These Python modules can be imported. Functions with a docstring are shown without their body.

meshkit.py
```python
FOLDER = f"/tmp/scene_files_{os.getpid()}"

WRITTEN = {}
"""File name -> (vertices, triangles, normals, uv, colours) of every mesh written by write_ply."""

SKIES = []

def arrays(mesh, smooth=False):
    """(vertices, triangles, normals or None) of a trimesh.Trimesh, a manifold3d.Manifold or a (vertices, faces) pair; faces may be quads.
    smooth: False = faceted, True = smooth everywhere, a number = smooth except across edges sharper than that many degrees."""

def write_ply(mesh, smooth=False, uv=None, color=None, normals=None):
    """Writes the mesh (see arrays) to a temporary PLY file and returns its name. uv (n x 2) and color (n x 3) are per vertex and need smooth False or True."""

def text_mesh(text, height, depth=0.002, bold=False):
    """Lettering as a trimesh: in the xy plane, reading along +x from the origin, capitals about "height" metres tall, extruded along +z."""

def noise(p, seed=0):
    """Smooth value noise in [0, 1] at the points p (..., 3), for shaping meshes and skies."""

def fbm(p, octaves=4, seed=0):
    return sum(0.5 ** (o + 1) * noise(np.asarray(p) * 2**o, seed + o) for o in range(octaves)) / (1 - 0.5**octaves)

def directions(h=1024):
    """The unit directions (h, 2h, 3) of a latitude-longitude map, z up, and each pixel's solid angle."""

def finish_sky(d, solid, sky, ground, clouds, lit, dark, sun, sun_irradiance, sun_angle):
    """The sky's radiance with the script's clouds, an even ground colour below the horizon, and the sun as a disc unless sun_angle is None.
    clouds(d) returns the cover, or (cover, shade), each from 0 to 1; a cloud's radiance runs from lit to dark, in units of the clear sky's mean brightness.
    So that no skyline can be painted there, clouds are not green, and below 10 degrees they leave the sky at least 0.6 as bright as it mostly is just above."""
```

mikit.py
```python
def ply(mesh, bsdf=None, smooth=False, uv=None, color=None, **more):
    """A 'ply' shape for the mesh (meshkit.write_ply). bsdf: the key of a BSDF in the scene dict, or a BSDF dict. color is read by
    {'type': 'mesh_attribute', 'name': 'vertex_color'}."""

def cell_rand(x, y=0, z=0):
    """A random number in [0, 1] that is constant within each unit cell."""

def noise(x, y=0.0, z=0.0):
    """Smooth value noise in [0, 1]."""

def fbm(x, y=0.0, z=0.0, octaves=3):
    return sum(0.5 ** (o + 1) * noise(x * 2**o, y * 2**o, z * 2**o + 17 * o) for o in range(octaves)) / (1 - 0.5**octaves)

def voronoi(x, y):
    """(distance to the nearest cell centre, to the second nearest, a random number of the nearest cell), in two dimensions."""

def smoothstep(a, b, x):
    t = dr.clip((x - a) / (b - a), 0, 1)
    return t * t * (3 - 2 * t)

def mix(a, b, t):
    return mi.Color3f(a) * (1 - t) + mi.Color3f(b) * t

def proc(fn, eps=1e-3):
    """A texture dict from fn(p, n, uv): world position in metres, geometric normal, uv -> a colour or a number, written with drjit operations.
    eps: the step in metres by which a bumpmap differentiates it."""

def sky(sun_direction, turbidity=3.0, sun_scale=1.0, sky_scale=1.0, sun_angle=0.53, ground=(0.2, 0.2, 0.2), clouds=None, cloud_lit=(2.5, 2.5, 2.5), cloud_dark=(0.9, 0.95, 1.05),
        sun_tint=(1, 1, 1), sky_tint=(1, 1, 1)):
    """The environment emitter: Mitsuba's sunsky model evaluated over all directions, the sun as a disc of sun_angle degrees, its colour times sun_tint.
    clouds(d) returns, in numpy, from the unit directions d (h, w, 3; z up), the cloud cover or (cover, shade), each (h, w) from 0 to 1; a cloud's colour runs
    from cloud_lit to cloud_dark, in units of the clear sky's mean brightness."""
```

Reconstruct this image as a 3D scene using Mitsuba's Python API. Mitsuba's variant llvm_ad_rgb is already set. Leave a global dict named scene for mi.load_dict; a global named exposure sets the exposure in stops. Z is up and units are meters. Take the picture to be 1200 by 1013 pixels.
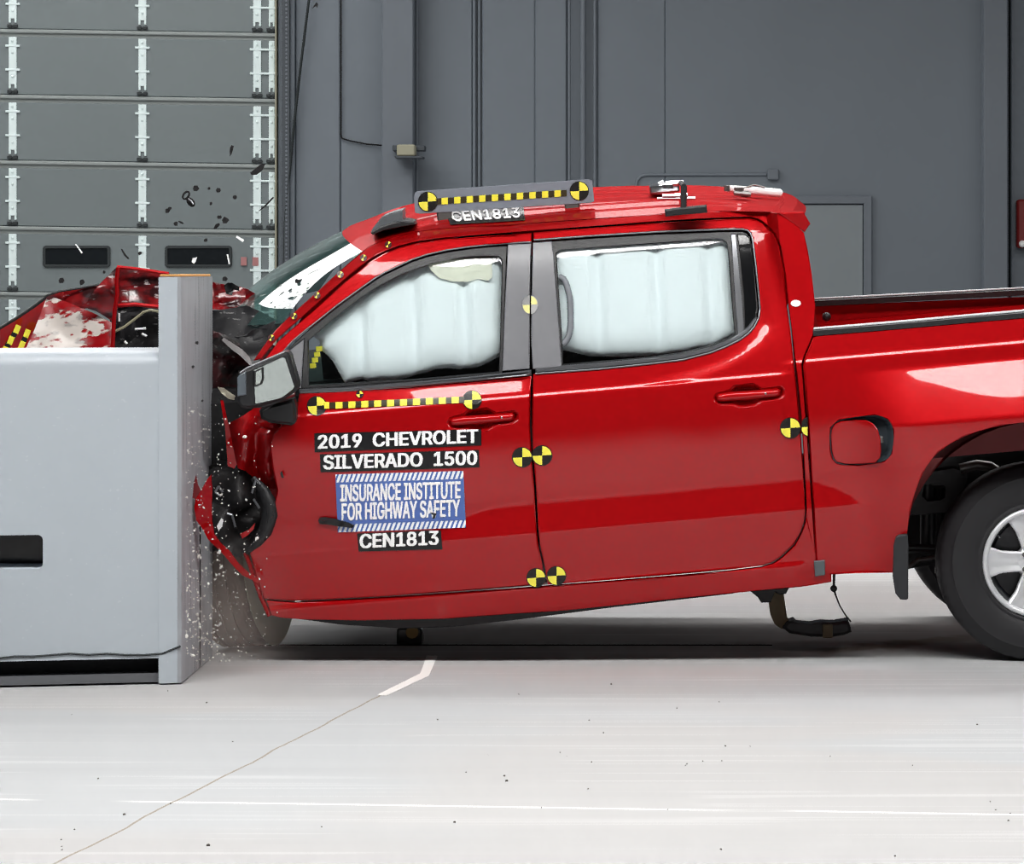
import math, random
import numpy as np, trimesh, shapely, drjit as dr, mitsuba as mi
import mikit, meshkit
from shapely.geometry import Polygon, LineString, Point, MultiPolygon
from shapely.ops import unary_union
from scipy.interpolate import RegularGridInterpolator, PchipInterpolator

T = mi.ScalarTransform4f
random.seed(7)
rng = np.random.default_rng(7)
scene, labels = {}, {}

# ------------------------------------------------------------------ camera
FPX, VX, VH, CAMD, CAMH = 4321.0, 760.0, 318.0, 14.5, 1.543
scene['camera'] = {'type': 'perspective', 'fov_axis': 'x', 'fov': math.degrees(2 * math.atan(600 / FPX)),
                   'near_clip': 0.5, 'far_clip': 200.0,
                   'principal_point_offset_x': (600 - VX) / 1200, 'principal_point_offset_y': (506.5 - VH) / 1013,
                   'to_world': T().look_at(origin=[0, -CAMD, CAMH], target=[0, 0, CAMH], up=[0, 0, 1])}
exposure = -0.1
LAMP = 13.0
WALLY = 16.5


def lamp_emitter(k=1.0):
    return {'type': 'area', 'radiance': {'type': 'rgb', 'value': [LAMP * k, LAMP * k * 0.985, LAMP * k * 0.965]}}


# ------------------------------------------------------------------ materials
noise, fbm, voronoi, smoothstep, mix, proc = mikit.noise, mikit.fbm, mikit.voronoi, mikit.smoothstep, mikit.mix, mikit.proc


def rgb(*c):
    """sRGB 0-255 -> linear rgb texture"""
    c = [x / 255 for x in c]
    return {'type': 'rgb', 'value': [x / 12.92 if x < .04045 else ((x + .055) / 1.055) ** 2.4 for x in c]}


def lin(*c):
    return rgb(*c)['value']


def mat(name, colour, rough=0.5, spec=0.5, metal=0.0, **kw):
    b = {'type': 'principled', 'base_color': colour if isinstance(colour, dict) else rgb(*colour), 'roughness': rough, 'metallic': metal}
    if metal == 0:
        b['specular'] = spec
    b.update(kw)
    scene['mat_' + name] = {'type': 'twosided', 'bsdf': b}
    return 'mat_' + name


def paint(name, colour, flake=0.45):
    """tintcoat car paint: smooth clear layer over a red base with a soft metallic lobe"""
    scene['mat_' + name] = {'type': 'twosided', 'bsdf': {'type': 'blendbsdf', 'weight': flake,
        'a': {'type': 'plastic', 'int_ior': 1.62, 'diffuse_reflectance': rgb(*colour), 'nonlinear': True},
        'b': {'type': 'principled', 'base_color': {'type': 'rgb', 'value': [.84, .006, .012]}, 'metallic': 1.0, 'roughness': 0.60, 'clearcoat': 1.0, 'clearcoat_gloss': 1.0}}}
    return 'mat_' + name


RED = paint('red_paint', (186, 2, 9), .38)
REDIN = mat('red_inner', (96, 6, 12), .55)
BLACKP = mat('black_plastic', (30, 31, 33), .45)
BLACKG = mat('black_gloss', (16, 17, 19), .12)
APPL = mat('grey_applique', (124, 125, 129), .3)
RUBBER = mat('rubber', (29, 29, 32), .6)
DARK = mat('dark_interior', (14, 14, 16), .8)
CHROME = mat('chrome', (205, 207, 210), .16, metal=1.0)
SATIN = mat('satin_trim', (120, 122, 126), .28, metal=0.7)
ALLOY = mat('alloy', (228, 230, 233), .34, metal=0.5)
STEEL = mat('steel', (120, 118, 116), .4, metal=0.8)
WHITEP = mat('white_plastic', (235, 236, 236), .35)
BAG = mat('airbag', (236, 241, 243), .85, spec=.2)
BAGC = mat('airbag_flap', (226, 224, 208), .85, spec=.2)
YELLOW = mat('yellow_vinyl', (246, 232, 70), .35)
BLACKV = mat('black_vinyl', (20, 20, 22), .3)
DARKV = mat('dark_vinyl', (58, 50, 28), .3)
WHITEV = mat('white_vinyl', (250, 250, 250), .4)
BLUEV = mat('blue_vinyl', (80, 108, 176), .35)
GREYB = mat('grey_board', (122, 128, 138), .5)
PAPER = mat('tape', (212, 211, 208), .6)
BROWN = mat('webbing', (104, 94, 74), .85)
GLASSC = {'type': 'thindielectric', 'int_ior': 1.5}
scene['mat_pane'] = {'type': 'thindielectric', 'int_ior': 1.5, 'specular_transmittance': {'type': 'rgb', 'value': [.90, .95, .95]}}
scene['mat_mirror'] = {'type': 'twosided', 'bsdf': {'type': 'roughconductor', 'material': 'Ag', 'alpha': 0.03, 'specular_reflectance': {'type': 'rgb', 'value': [.60, .67, .68]}}}


def crack_fn(p, n, uv):
    f1, f2, w = voronoi(p.x * 26 + 1.7 * noise(p.x * 9, p.y * 9, p.z * 9), p.y * 14 + p.z * 22)
    line = 1 - smoothstep(0.015, 0.06, f2 - f1)
    low = smoothstep(1.62, 1.30, p.z)
    return mi.Float(0.30 + 0.22 * line * low + .16 * fbm(p.x * 7, p.y * 7, p.z * 7))


scene['mat_windshield'] = {'type': 'blendbsdf', 'weight': proc(crack_fn),
    'a': {'type': 'thindielectric', 'int_ior': 1.52, 'specular_transmittance': {'type': 'rgb', 'value': [.42, .66, .62]}},
    'b': {'type': 'twosided', 'bsdf': {'type': 'plastic', 'int_ior': 1.52, 'diffuse_reflectance': {'type': 'rgb', 'value': [.075, .16, .15]}}}}


def scuff_fn(p, n, uv):
    red = mi.Color3f(lin(150, 10, 18))
    white = mi.Color3f(lin(212, 206, 198))
    k = fbm(p.x * 9 + p.z * 4, p.y * 3, p.z * 15 - p.x * 5, 5)
    side = smoothstep(-2.2, -2.5, p.x)
    fine = fbm(p.x * 40, p.y * 20, p.z * 60, 3)
    m = smoothstep(.46, .54, k + .17 * side + .26 * (fine - .5) - .075)
    grime = smoothstep(.55, .8, fbm(p.x * 22, p.y * 9, p.z * 31, 4))
    c = mix(red, white, m * .92)
    return mix(c, mi.Color3f(.12, .11, .11), grime * .5)


mat('scuffed_paint', proc(scuff_fn), .3)


def crumple_fn(p, n, uv):
    k = fbm(p.x * 14, p.y * 8, p.z * 22, 4)
    c = mix(mi.Color3f(lin(128, 6, 14)), mi.Color3f(lin(46, 6, 10)), smoothstep(.40, .70, k))
    s = smoothstep(.66, .74, fbm(p.x * 22 + 9, p.y * 8, p.z * 50, 4))
    return mix(c, mi.Color3f(lin(200, 190, 190)), s * .7)


mat('crumpled_red', proc(crumple_fn), .22, clearcoat=1.0, clearcoat_gloss=.95)


def engine_fn(p, n, uv):
    k = fbm(p.x * 30, p.y * 10, p.z * 24, 4)
    s = smoothstep(.68, .74, fbm(p.x * 34 + 5, p.y * 9, p.z * 80, 3))
    return mix(mix(mi.Color3f(.006, .006, .007), mi.Color3f(.035, .035, .038), k), mi.Color3f(.3, .3, .3), s * .6)


mat('engine_bay', proc(engine_fn), .55, spec=.25)


def cavity_fn(p, n, uv):
    k = fbm(p.x * 16, p.y * 8, p.z * 16, 4)
    c = mix(mi.Color3f(lin(62, 12, 18)), mi.Color3f(lin(34, 30, 30)), smoothstep(.4, .6, k))
    return mix(c, mi.Color3f(lin(120, 116, 112)), smoothstep(.70, .76, fbm(p.x * 50, p.y * 20, p.z * 50, 3)) * .8)


mat('cavity', proc(cavity_fn), .5)


def dusty_fn(p, n, uv):
    k = fbm(p.x * 12, p.y * 10, p.z * 6, 4)
    c = mix(mi.Color3f(lin(118, 106, 98)), mi.Color3f(lin(154, 140, 130)), k)
    return mix(c, mi.Color3f(lin(150, 140, 134)), smoothstep(.72, .78, fbm(p.x * 60, p.y * 40, p.z * 70, 2)) * .7)


mat('dusty_rubber', proc(dusty_fn), .85)
mat('dusty_metal', (176, 170, 152), .6)


def floor_fn(p, n, uv):
    base = mi.Color3f(.41, .415, .418)
    s = fbm(p.x * .5 + 3, p.y * 5.5, 0.0, 4)
    b = fbm(p.x * .35, p.y * .3 + 7, 0.0, 3)
    c = base * (0.93 + .09 * s + .07 * b)
    warm = smoothstep(.42, .62, fbm(p.x * .6 + 9, p.y * .8, 0.0, 3))
    c = mix(c, c * mi.Color3f(1.012, .995, .985), warm)
    c = mix(c, c * mi.Color3f(.985, 1.0, 1.012), 1 - warm)
    # long faint scrape streaks from sliding wreckage
    st = smoothstep(.72, .80, noise(p.x * .9 + 11, p.y * 46.0, 2.0)) * smoothstep(.3, .6, noise(p.x * 2.1, p.y * 3.0, 5.0))
    c = mix(c, mi.Color3f(.66, .66, .66), st * .16)
    dk = smoothstep(.74, .84, noise(p.x * .7 + 31, p.y * 38.0, 4.0)) * smoothstep(-.9, -.2, p.y)
    c = mix(c, mi.Color3f(.36, .36, .37), dk * .30)
    # white painted line
    yl = -3.729 - .1027 * (p.x + 1.894)
    ln = 1 - smoothstep(.008, .020, dr.abs(p.y - yl + .012 * (noise(p.x * 2, 0.0, 1.0) - .5)))
    c = mix(c, mi.Color3f(.70, .70, .69), ln * smoothstep(.20, .48, noise(p.x * 3.0, 1.0, 3.0) + .12) * .8)
    # long hairline crack
    xc = -.966 + (p.y + 1.03) * .149 + .022 * (fbm(p.y * 3.5, 4.0, 0.0, 3) - .5)
    ck = (1 - smoothstep(.0025, .006, dr.abs(p.x - xc))) * smoothstep(-.93, -1.03, p.y)
    c = mix(c, mi.Color3f(.26, .225, .18), ck * .85)
    # faint uneven tone in the strip beneath the truck
    under_strip = smoothstep(.08, .22, p.y) * smoothstep(1.62, 1.5, p.y) * smoothstep(1.6, .9, p.x + .5 * (noise(p.x * 3, p.y * 3, 9.0) - .5))
    mottle = fbm(p.x * 3, p.y * 7, 3.0, 4)
    c = mix(c, c * (.94 + .10 * mottle), under_strip)
    rust = (1 - smoothstep(.04, .16, dr.abs(p.y - .75 - (p.x - 1.05) * .9 + .3 * (fbm(p.x * 9, p.y * 9, 1.0, 3) - .5)))) * smoothstep(.62, .8, p.x) * smoothstep(1.5, 1.2, p.x)
    c = mix(c, mi.Color3f(.25, .21, .17), rust * .7)
    spots = smoothstep(.20, .12, voronoi(p.x * 2.3, p.y * 2.3)[0] * 2.3 + .0) * 0
    return c


scene['mat_floor'] = {'type': 'diffuse', 'reflectance': proc(floor_fn)}


def wallc(r, g, b, amt=.10):
    base = lin(r, g, b)

    def fn(p, n, uv):
        return mi.Color3f(base) * (1 - amt + 2 * amt * fbm(p.x * 1.3, p.y * 1.3, p.z * .7, 4))
    return proc(fn)


mat('wall', wallc(106, 114, 122), .6)
mat('wall_light', wallc(102, 109, 117), .55)
mat('wall_dark', wallc(62, 68, 74), .6)
mat('wall_front', (120, 124, 128), .7)
mat('ceiling', (110, 112, 116), .8)
mat('section', wallc(107, 116, 118, .05), .5)
mat('section_rail', wallc(138, 145, 144, .08), .5)
mat('galvanised', wallc(214, 228, 228, .06), .5)
mat('dark_gap', (40, 46, 48), .7)


def barrier_fn(p, n, uv):
    c = mi.Color3f(lin(174, 182, 189))
    k = fbm(p.x * 2, p.y * 2, p.z * 1.2, 4)
    c = c * (.94 + .10 * k)
    sc = smoothstep(.80, .86, fbm(p.x * 70, p.y * 14, p.z * 70, 2))
    return mix(c, mi.Color3f(.70, .71, .72), sc * .15)


def impact_shade_fn(p, n, uv):
    c = mi.Color3f(lin(150, 153, 158))  # shade of the impact face painted in: darker base than the front
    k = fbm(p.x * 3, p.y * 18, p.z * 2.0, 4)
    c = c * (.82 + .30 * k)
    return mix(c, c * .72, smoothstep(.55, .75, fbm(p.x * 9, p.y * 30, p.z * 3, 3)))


mat('barrier', proc(barrier_fn), .42)
mat('barrier_face', proc(impact_shade_fn), .45)
mat('orange_wood', (206, 150, 84), .7)
mat('red_box', (110, 26, 26), .4)
mat('cream_box', (150, 148, 128), .6)

# ------------------------------------------------------------------ helpers


def numbered(k):
    if k not in scene:
        return k
    i = 1
    while f'{k}_{i:03d}' in scene:
        i += 1
    return f'{k}_{i:03d}'


def put(key, mesh, bsdf, smooth=False, label=None, cat=None, kind=None, group=None, exact=False, **kw):
    key = key if exact else numbered(key)
    scene[key] = mikit.ply(mesh, bsdf, smooth, **kw)
    d = {}
    if label: d['label'] = label
    if cat: d['category'] = cat
    if kind: d['kind'] = kind
    if group: d['group'] = group
    if d: labels[key] = d
    return key


def thing(key, label, cat, group=None):
    labels[key] = {'label': label, 'category': cat}
    if group: labels[key]['group'] = group
    return key


def P(u, v, Y):
    """image point -> world point on the plane Y"""
    d = Y + CAMD
    return np.array([(u - VX) * d / FPX, Y, CAMH - (v - VH) * d / FPX])


def PF(u, v, z=0.0):
    """image point -> world point on the floor"""
    d = FPX * (CAMH - z) / (v - VH)
    return np.array([(u - VX) * d / FPX, d - CAMD, z])


def box(x0, x1, y0, y1, z0, z1, b=0.0):
    x0, x1 = min(x0, x1), max(x0, x1); y0, y1 = min(y0, y1), max(y0, y1); z0, z1 = min(z0, z1), max(z0, z1)
    if b <= 0:
        m = trimesh.creation.box([x1 - x0, y1 - y0, z1 - z0])
        m.apply_translation([(x0 + x1) / 2, (y0 + y1) / 2, (z0 + z1) / 2])
        return m
    b = min(b, .45 * (x1 - x0), .45 * (y1 - y0), .45 * (z1 - z0))
    pts = []
    for sx in (0, 1):
        for sy in (0, 1):
            for sz in (0, 1):
                c = np.array([(x1 - b) if sx else (x0 + b), (y1 - b) if sy else (y0 + b), (z1 - b) if sz else (z0 + b)])
                s = np.array([1 if q else -1 for q in (sx, sy, sz)])
                for a in ((1, .0, .0), (0, 1, 0), (0, 0, 1), (.577, .577, .577)):
                    pts.append(c + s * np.array(a) * b)
    return trimesh.convex.convex_hull(np.array(pts))


def cat(*ms):
    ms = [m for m in ms if m is not None]
    return trimesh.util.concatenate([trimesh.Trimesh(np.asarray(m.vertices), np.asarray(m.faces), process=False) for m in ms])


def tube(pts, r, sides=8, cap=True):
    p = np.asarray(pts, float)
    t = np.gradient(p, axis=0); t /= np.linalg.norm(t, axis=1, keepdims=True) + 1e-12
    ref = np.array([0, 0, 1.0]) if abs(t[0, 2]) < .8 else np.array([1.0, 0, 0])
    a = np.cross(t, ref); a /= np.linalg.norm(a, axis=1, keepdims=True) + 1e-12
    b = np.cross(t, a)
    ang = np.arange(sides) * 2 * np.pi / sides
    r = np.broadcast_to(r, (len(p),))
    v = (p[:, None] + r[:, None, None] * (np.cos(ang)[None, :, None] * a[:, None] + np.sin(ang)[None, :, None] * b[:, None])).reshape(-1, 3)
    f = []
    n = sides
    for i in range(len(p) - 1):
        for j in range(n):
            k = (j + 1) % n
            f += [[i * n + j, i * n + k, (i + 1) * n + k], [i * n + j, (i + 1) * n + k, (i + 1) * n + j]]
    if cap:
        v = np.vstack([v, p[0], p[-1]])
        for j in range(n):
            k = (j + 1) % n
            f += [[len(v) - 2, k, j], [len(v) - 1, (len(p) - 1) * n + j, (len(p) - 1) * n + k]]
    return trimesh.Trimesh(v, f, process=False)


def prism(poly2, axis_pts):
    pass


def polys(g):
    if g.is_empty: return []
    if g.geom_type == 'Polygon': return [g]
    return [q for q in getattr(g, 'geoms', []) for q in polys(q)] if g.geom_type in ('MultiPolygon', 'GeometryCollection') else []


def earcut(poly):
    v, f = trimesh.creation.triangulate_polygon(poly, engine='earcut')
    return np.asarray(v, float)[:, :2], np.asarray(f, int)


def weld(vs, fs, tol=1e-5):
    V = np.vstack(vs); off = 0; F = []
    for v, f in zip(vs, fs):
        F.append(f + off); off += len(v)
    F = np.vstack(F)
    q = np.round(V / tol).astype(np.int64)
    _, first, inv = np.unique(q, axis=0, return_index=True, return_inverse=True)
    inv = inv.reshape(-1)
    F = inv[F]
    V = V[first]
    ok = (F[:, 0] != F[:, 1]) & (F[:, 1] != F[:, 2]) & (F[:, 0] != F[:, 2])
    F = F[ok]
    a, b, c = V[F[:, 0]], V[F[:, 1]], V[F[:, 2]]
    ar = (b[:, 0] - a[:, 0]) * (c[:, 1] - a[:, 1]) - (b[:, 1] - a[:, 1]) * (c[:, 0] - a[:, 0])
    F[ar < 0] = F[ar < 0][:, ::-1]
    return V, F[np.abs(ar) > 1e-14]


def gridfill(poly, res):
    """triangulates a polygon on a regular grid of cells"""
    rx, rz = res if isinstance(res, tuple) else (res, res)
    vs, fs = [], []
    for pg in polys(poly):
        x0, z0, x1, z1 = pg.bounds
        X = np.arange(math.floor(x0 / rx), math.ceil(x1 / rx)) * rx
        Z = np.arange(math.floor(z0 / rz), math.ceil(z1 / rz)) * rz
        gx, gz = np.meshgrid(X, Z)
        cells = shapely.box(gx.ravel(), gz.ravel(), gx.ravel() + rx, gz.ravel() + rz)
        shapely.prepare(pg)
        inside = shapely.contains(pg, cells)
        touch = shapely.intersects(pg, cells) & ~inside
        cx, cz = gx.ravel()[inside], gz.ravel()[inside]
        n = len(cx)
        if n:
            v = np.stack([np.stack([cx, cz], 1), np.stack([cx + rx, cz], 1), np.stack([cx + rx, cz + rz], 1), np.stack([cx, cz + rz], 1)], 1).reshape(-1, 2)
            b = np.arange(n)[:, None] * 4
            vs.append(v); fs.append(np.vstack([b + [0, 1, 2], b + [0, 2, 3]]))
        for g in shapely.intersection(pg, cells[touch]):
            for q in polys(g):
                if q.area > 1e-9:
                    v, f = earcut(q)
                    vs.append(v); fs.append(f)
    return weld(vs, fs)


# ------------------------------------------------------------------ the truck's own frame: x rearward, y across away from us, z up
PITCH, ROLL = math.radians(5.0), math.radians(4.0)
ex = np.array([math.cos(PITCH), 0, math.sin(PITCH)])
_ez0 = np.array([-math.sin(PITCH), 0, math.cos(PITCH)]); _ey0 = np.array([0, 1.0, 0])
ez = math.cos(ROLL) * _ez0 - math.sin(ROLL) * _ey0
ey = math.cos(ROLL) * _ey0 + math.sin(ROLL) * _ez0
RT = np.stack([ex, ey, ez], 1)           # truck -> world
CT = RT.T @ np.array([0, -CAMD, CAMH])    # camera in the truck frame
TW = 2.06                                  # body width


def W(m):
    """truck frame mesh -> world"""
    return trimesh.Trimesh(np.asarray(m.vertices) @ RT.T, np.asarray(m.faces), process=False)


def rays(uv):
    uv = np.asarray(uv, float).reshape(-1, 2)
    d = np.stack([(uv[:, 0] - VX) / FPX, np.ones(len(uv)), -(uv[:, 1] - VH) / FPX], 1)
    return d @ RT


# the body side: elevation angle of the panel's normal (degrees, world = truck - roll) over x and z, integrated over z
XG = np.arange(-2.4, 3.2, .02); ZG = np.arange(.05, 2.0, .002)


def sst(a, b, x):
    t = np.clip((x - a) / (b - a), 0, 1)
    return t * t * (3 - 2 * t)


def elevation(x, z):
    def knots(ks):
        zs, es = zip(*ks)
        return PchipInterpolator(zs, es, extrapolate=False)(np.clip(z, zs[0], zs[-1]))
    door = knots([(.05, -26), (.24, -22), (.275, -9), (.335, -6), (.345, 14), (.352, 10), (.36, -5), (.42, -6), (.552, -5.2), (.560, 2.2), (.60, 2.8),
                  (.655, 2.0), (.685, -2.5), (.72, -3.8), (.82, -2.6), (.90, -.9), (.98, 1.6), (1.06, 4.2), (1.086, 6), (1.090, 27), (1.098, 27), (1.104, 12), (1.112, 9), (1.18, 10), (1.25, 15), (1.5, 20), (1.60, 24), (1.68, 34), (1.74, 46), (1.82, 62), (1.95, 74)])
    bed = knots([(.05, -26), (.24, -22), (.30, -10), (.36, -6), (.42, -6), (.552, -5.2), (.560, 2.0), (.60, 2.6),
                 (.655, 1.6), (.685, -2.5), (.72, -3.6), (.82, -2.4), (.90, -.6), (.98, 2.0), (1.10, 4.6), (1.126, 6), (1.130, 27), (1.138, 27), (1.144, 12), (1.152, 9), (1.22, 9), (1.3, 10), (1.95, 12)])
    k = sst(.62, .66, x)
    e = door * (1 - k) + bed * k
    # forward of the front door's middle the lower side turns under (crash twist)
    fr = sst(-.75, -1.45, x)
    e = e - fr * 3.2 * sst(.62, .75, z) * sst(1.15, 1.05, z)
    # the lit band above the lower crease narrows to a point at both ends
    zu = .69 - .13 * sst(-.40, -1.05, x) - .145 * np.clip((x - .60) / .32, 0, 1) ** 1.6
    e = e - 6.5 * sst(zu - .006, zu + .008, z) * sst(.556, .56, z) * sst(.71, .68, z)
    # shoulder above the crease of the front door leans out towards its middle
    e = e + 15.5 * sst(-1.25, -.75, x) * sst(-.345, -.40, x) * sst(1.104, 1.112, z) * sst(1.17, 1.15, z)
    # wheel arch flare
    fl = sst(.84, 1.13, x) * sst(2.2, 1.75, x)
    e = e + fl * ((20.5 + 3 * sst(1.1, 1.5, x)) * sst(.85, .875, z) * sst(1.085, 1.06, z))
    # raised lip that follows the lower rear corner of the rear window
    d = np.full(np.shape(x), 9.0)
    for (xa, za), (xb, zb) in zip(LIPC[:-1], LIPC[1:]):
        t = np.clip(((x - xa) * (xb - xa) + (z - za) * (zb - za)) / ((xb - xa) ** 2 + (zb - za) ** 2), 0, 1)
        d = np.minimum(d, np.hypot(x - xa - t * (xb - xa), z - za - t * (zb - za)))
    e = e + 14 * np.exp(-(d / .020) ** 4) * sst(LIPC[0][0], LIPC[2][0], x)
    return e


def _fp(u, v):
    p = RT.T @ np.array([(u - VX) / 298.0, 0.0, CAMH - (v - VH) / 298.0])
    return p[0], p[2]


LIPC = [_fp(*q) for q in [(730, 452), (780, 444.5), (815, 437), (845, 427), (870, 414), (888, 399), (898, 384)]]
_xx, _zz = np.meshgrid(XG, ZG, indexing='ij')
_ee = np.tan(np.radians(elevation(_xx, _zz) + 4.0 * (1 - .999 * sst(1.16, 1.5, _zz))))
_yy = np.concatenate([np.zeros((len(XG), 1)), np.cumsum((_ee[:, 1:] + _ee[:, :-1]) / 2 * .002, 1)], 1)
_yy -= _yy[:, np.searchsorted(ZG, 1.12)][:, None]
SIDE = RegularGridInterpolator((XG, ZG), _yy, bounds_error=False, fill_value=None)


def S(x, z):
    x, z = np.asarray(x, float), np.asarray(z, float)
    return SIDE(np.stack([np.clip(x, XG[0], XG[-1]), np.clip(z, ZG[0], ZG[-1])], -1)) + .02


def onside(uv, off=0.0):
    """image points -> truck (x, z) on the body side"""
    d = rays(uv)
    y = np.zeros(len(d))
    for _ in range(12):
        t = (y - CT[1]) / d[:, 1]
        x, z = CT[0] + t * d[:, 0], CT[2] + t * d[:, 2]
        y = S(x, z) + off
    return np.stack([x, z], 1)


def onplane(uv, y):
    d = rays(uv)
    t = (y - CT[1]) / d[:, 1]
    return np.stack([CT[0] + t * d[:, 0], CT[2] + t * d[:, 2]], 1)


def pl(u, v, y):
    """image point -> truck point on the plane y"""
    q = onplane([(u, v)], y)[0]
    return np.array([q[0], y, q[1]])


def sidepoly(uv, off=0.0, holes=()):
    g = Polygon(onside(uv, off), [onside(h, off) for h in holes])
    return g if g.is_valid else g.buffer(0)


def skin(poly, surf=S, thick=.016, res=.03, bevel=.004, drop=.003, off=0.0):
    """a panel with a rolled edge that follows surf(x, z)"""
    f0 = lambda v: surf(v[:, 0], v[:, 1]) + off
    poly = shapely.segmentize(poly, .03)
    inner = poly.buffer(-bevel, join_style='mitre') if bevel else poly
    V, F = gridfill(inner, res)
    vs, fs = [np.c_[V[:, 0], f0(V), V[:, 1]]], [F]
    n = len(V)
    bound = poly.boundary
    if bevel:
        for pg in polys(poly.difference(inner)):
            v, f = earcut(pg)
            a, b, c = v[f[:, 0]], v[f[:, 1]], v[f[:, 2]]
            ar = (b[:, 0] - a[:, 0]) * (c[:, 1] - a[:, 1]) - (b[:, 1] - a[:, 1]) * (c[:, 0] - a[:, 0])
            f[ar < 0] = f[ar < 0][:, ::-1]
            edge = shapely.distance(shapely.points(v), bound) < bevel * .3
            vs.append(np.c_[v[:, 0], f0(v) + np.where(edge, drop, 0), v[:, 1]]); fs.append(f + n); n += len(v)
    if thick:
        for pg in polys(poly):
            for ring in [pg.exterior, *pg.interiors]:
                c = np.array(ring.coords)[:-1]
                if ring.is_ccw != (ring is pg.exterior): c = c[::-1]
                if (ring is pg.exterior) != ring.is_ccw: pass
                m = len(c)
                y0 = f0(c) + (drop if bevel else 0)
                vs.append(np.vstack([np.c_[c[:, 0], y0, c[:, 1]], np.c_[c[:, 0], y0 + thick, c[:, 1]]]))
                i = np.arange(m); j = (i + 1) % m
                fs.append(np.vstack([np.c_[i, i + m, j + m], np.c_[i, j + m, j]]) + n); n += 2 * m
    return trimesh.Trimesh(np.vstack(vs), np.vstack(fs), process=False)


def flat(y):
    return lambda x, z: np.full(np.shape(x), float(y))


def mirror_far(m):
    v = np.asarray(m.vertices).copy(); v[:, 1] = TW - v[:, 1]
    return trimesh.Trimesh(v, np.asarray(m.faces)[:, ::-1], process=False)


def slab(uv, y0, y1, bev=.0):
    """image outline at truck depth y0, carried back to y1"""
    g = Polygon(onplane(uv, y0)).buffer(0)
    return extr(g, y0, y1, bev)


def extr(g, y0, y1, bev=0.0):
    ms = []
    for pg in polys(g):
        m = trimesh.creation.extrude_polygon(pg, y1 - y0 - bev, engine='earcut')
        v = np.asarray(m.vertices)
        mm = trimesh.Trimesh(np.c_[v[:, 0], y0 + bev + v[:, 2], v[:, 1]], m.faces, process=False)
        ms.append(mm)
        if bev:
            ms.append(skin(pg, flat(y0), thick=bev * .6, res=.5, bevel=bev, drop=bev * .6))
    return cat(*ms)


TR = 'pickup_truck'


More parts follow.
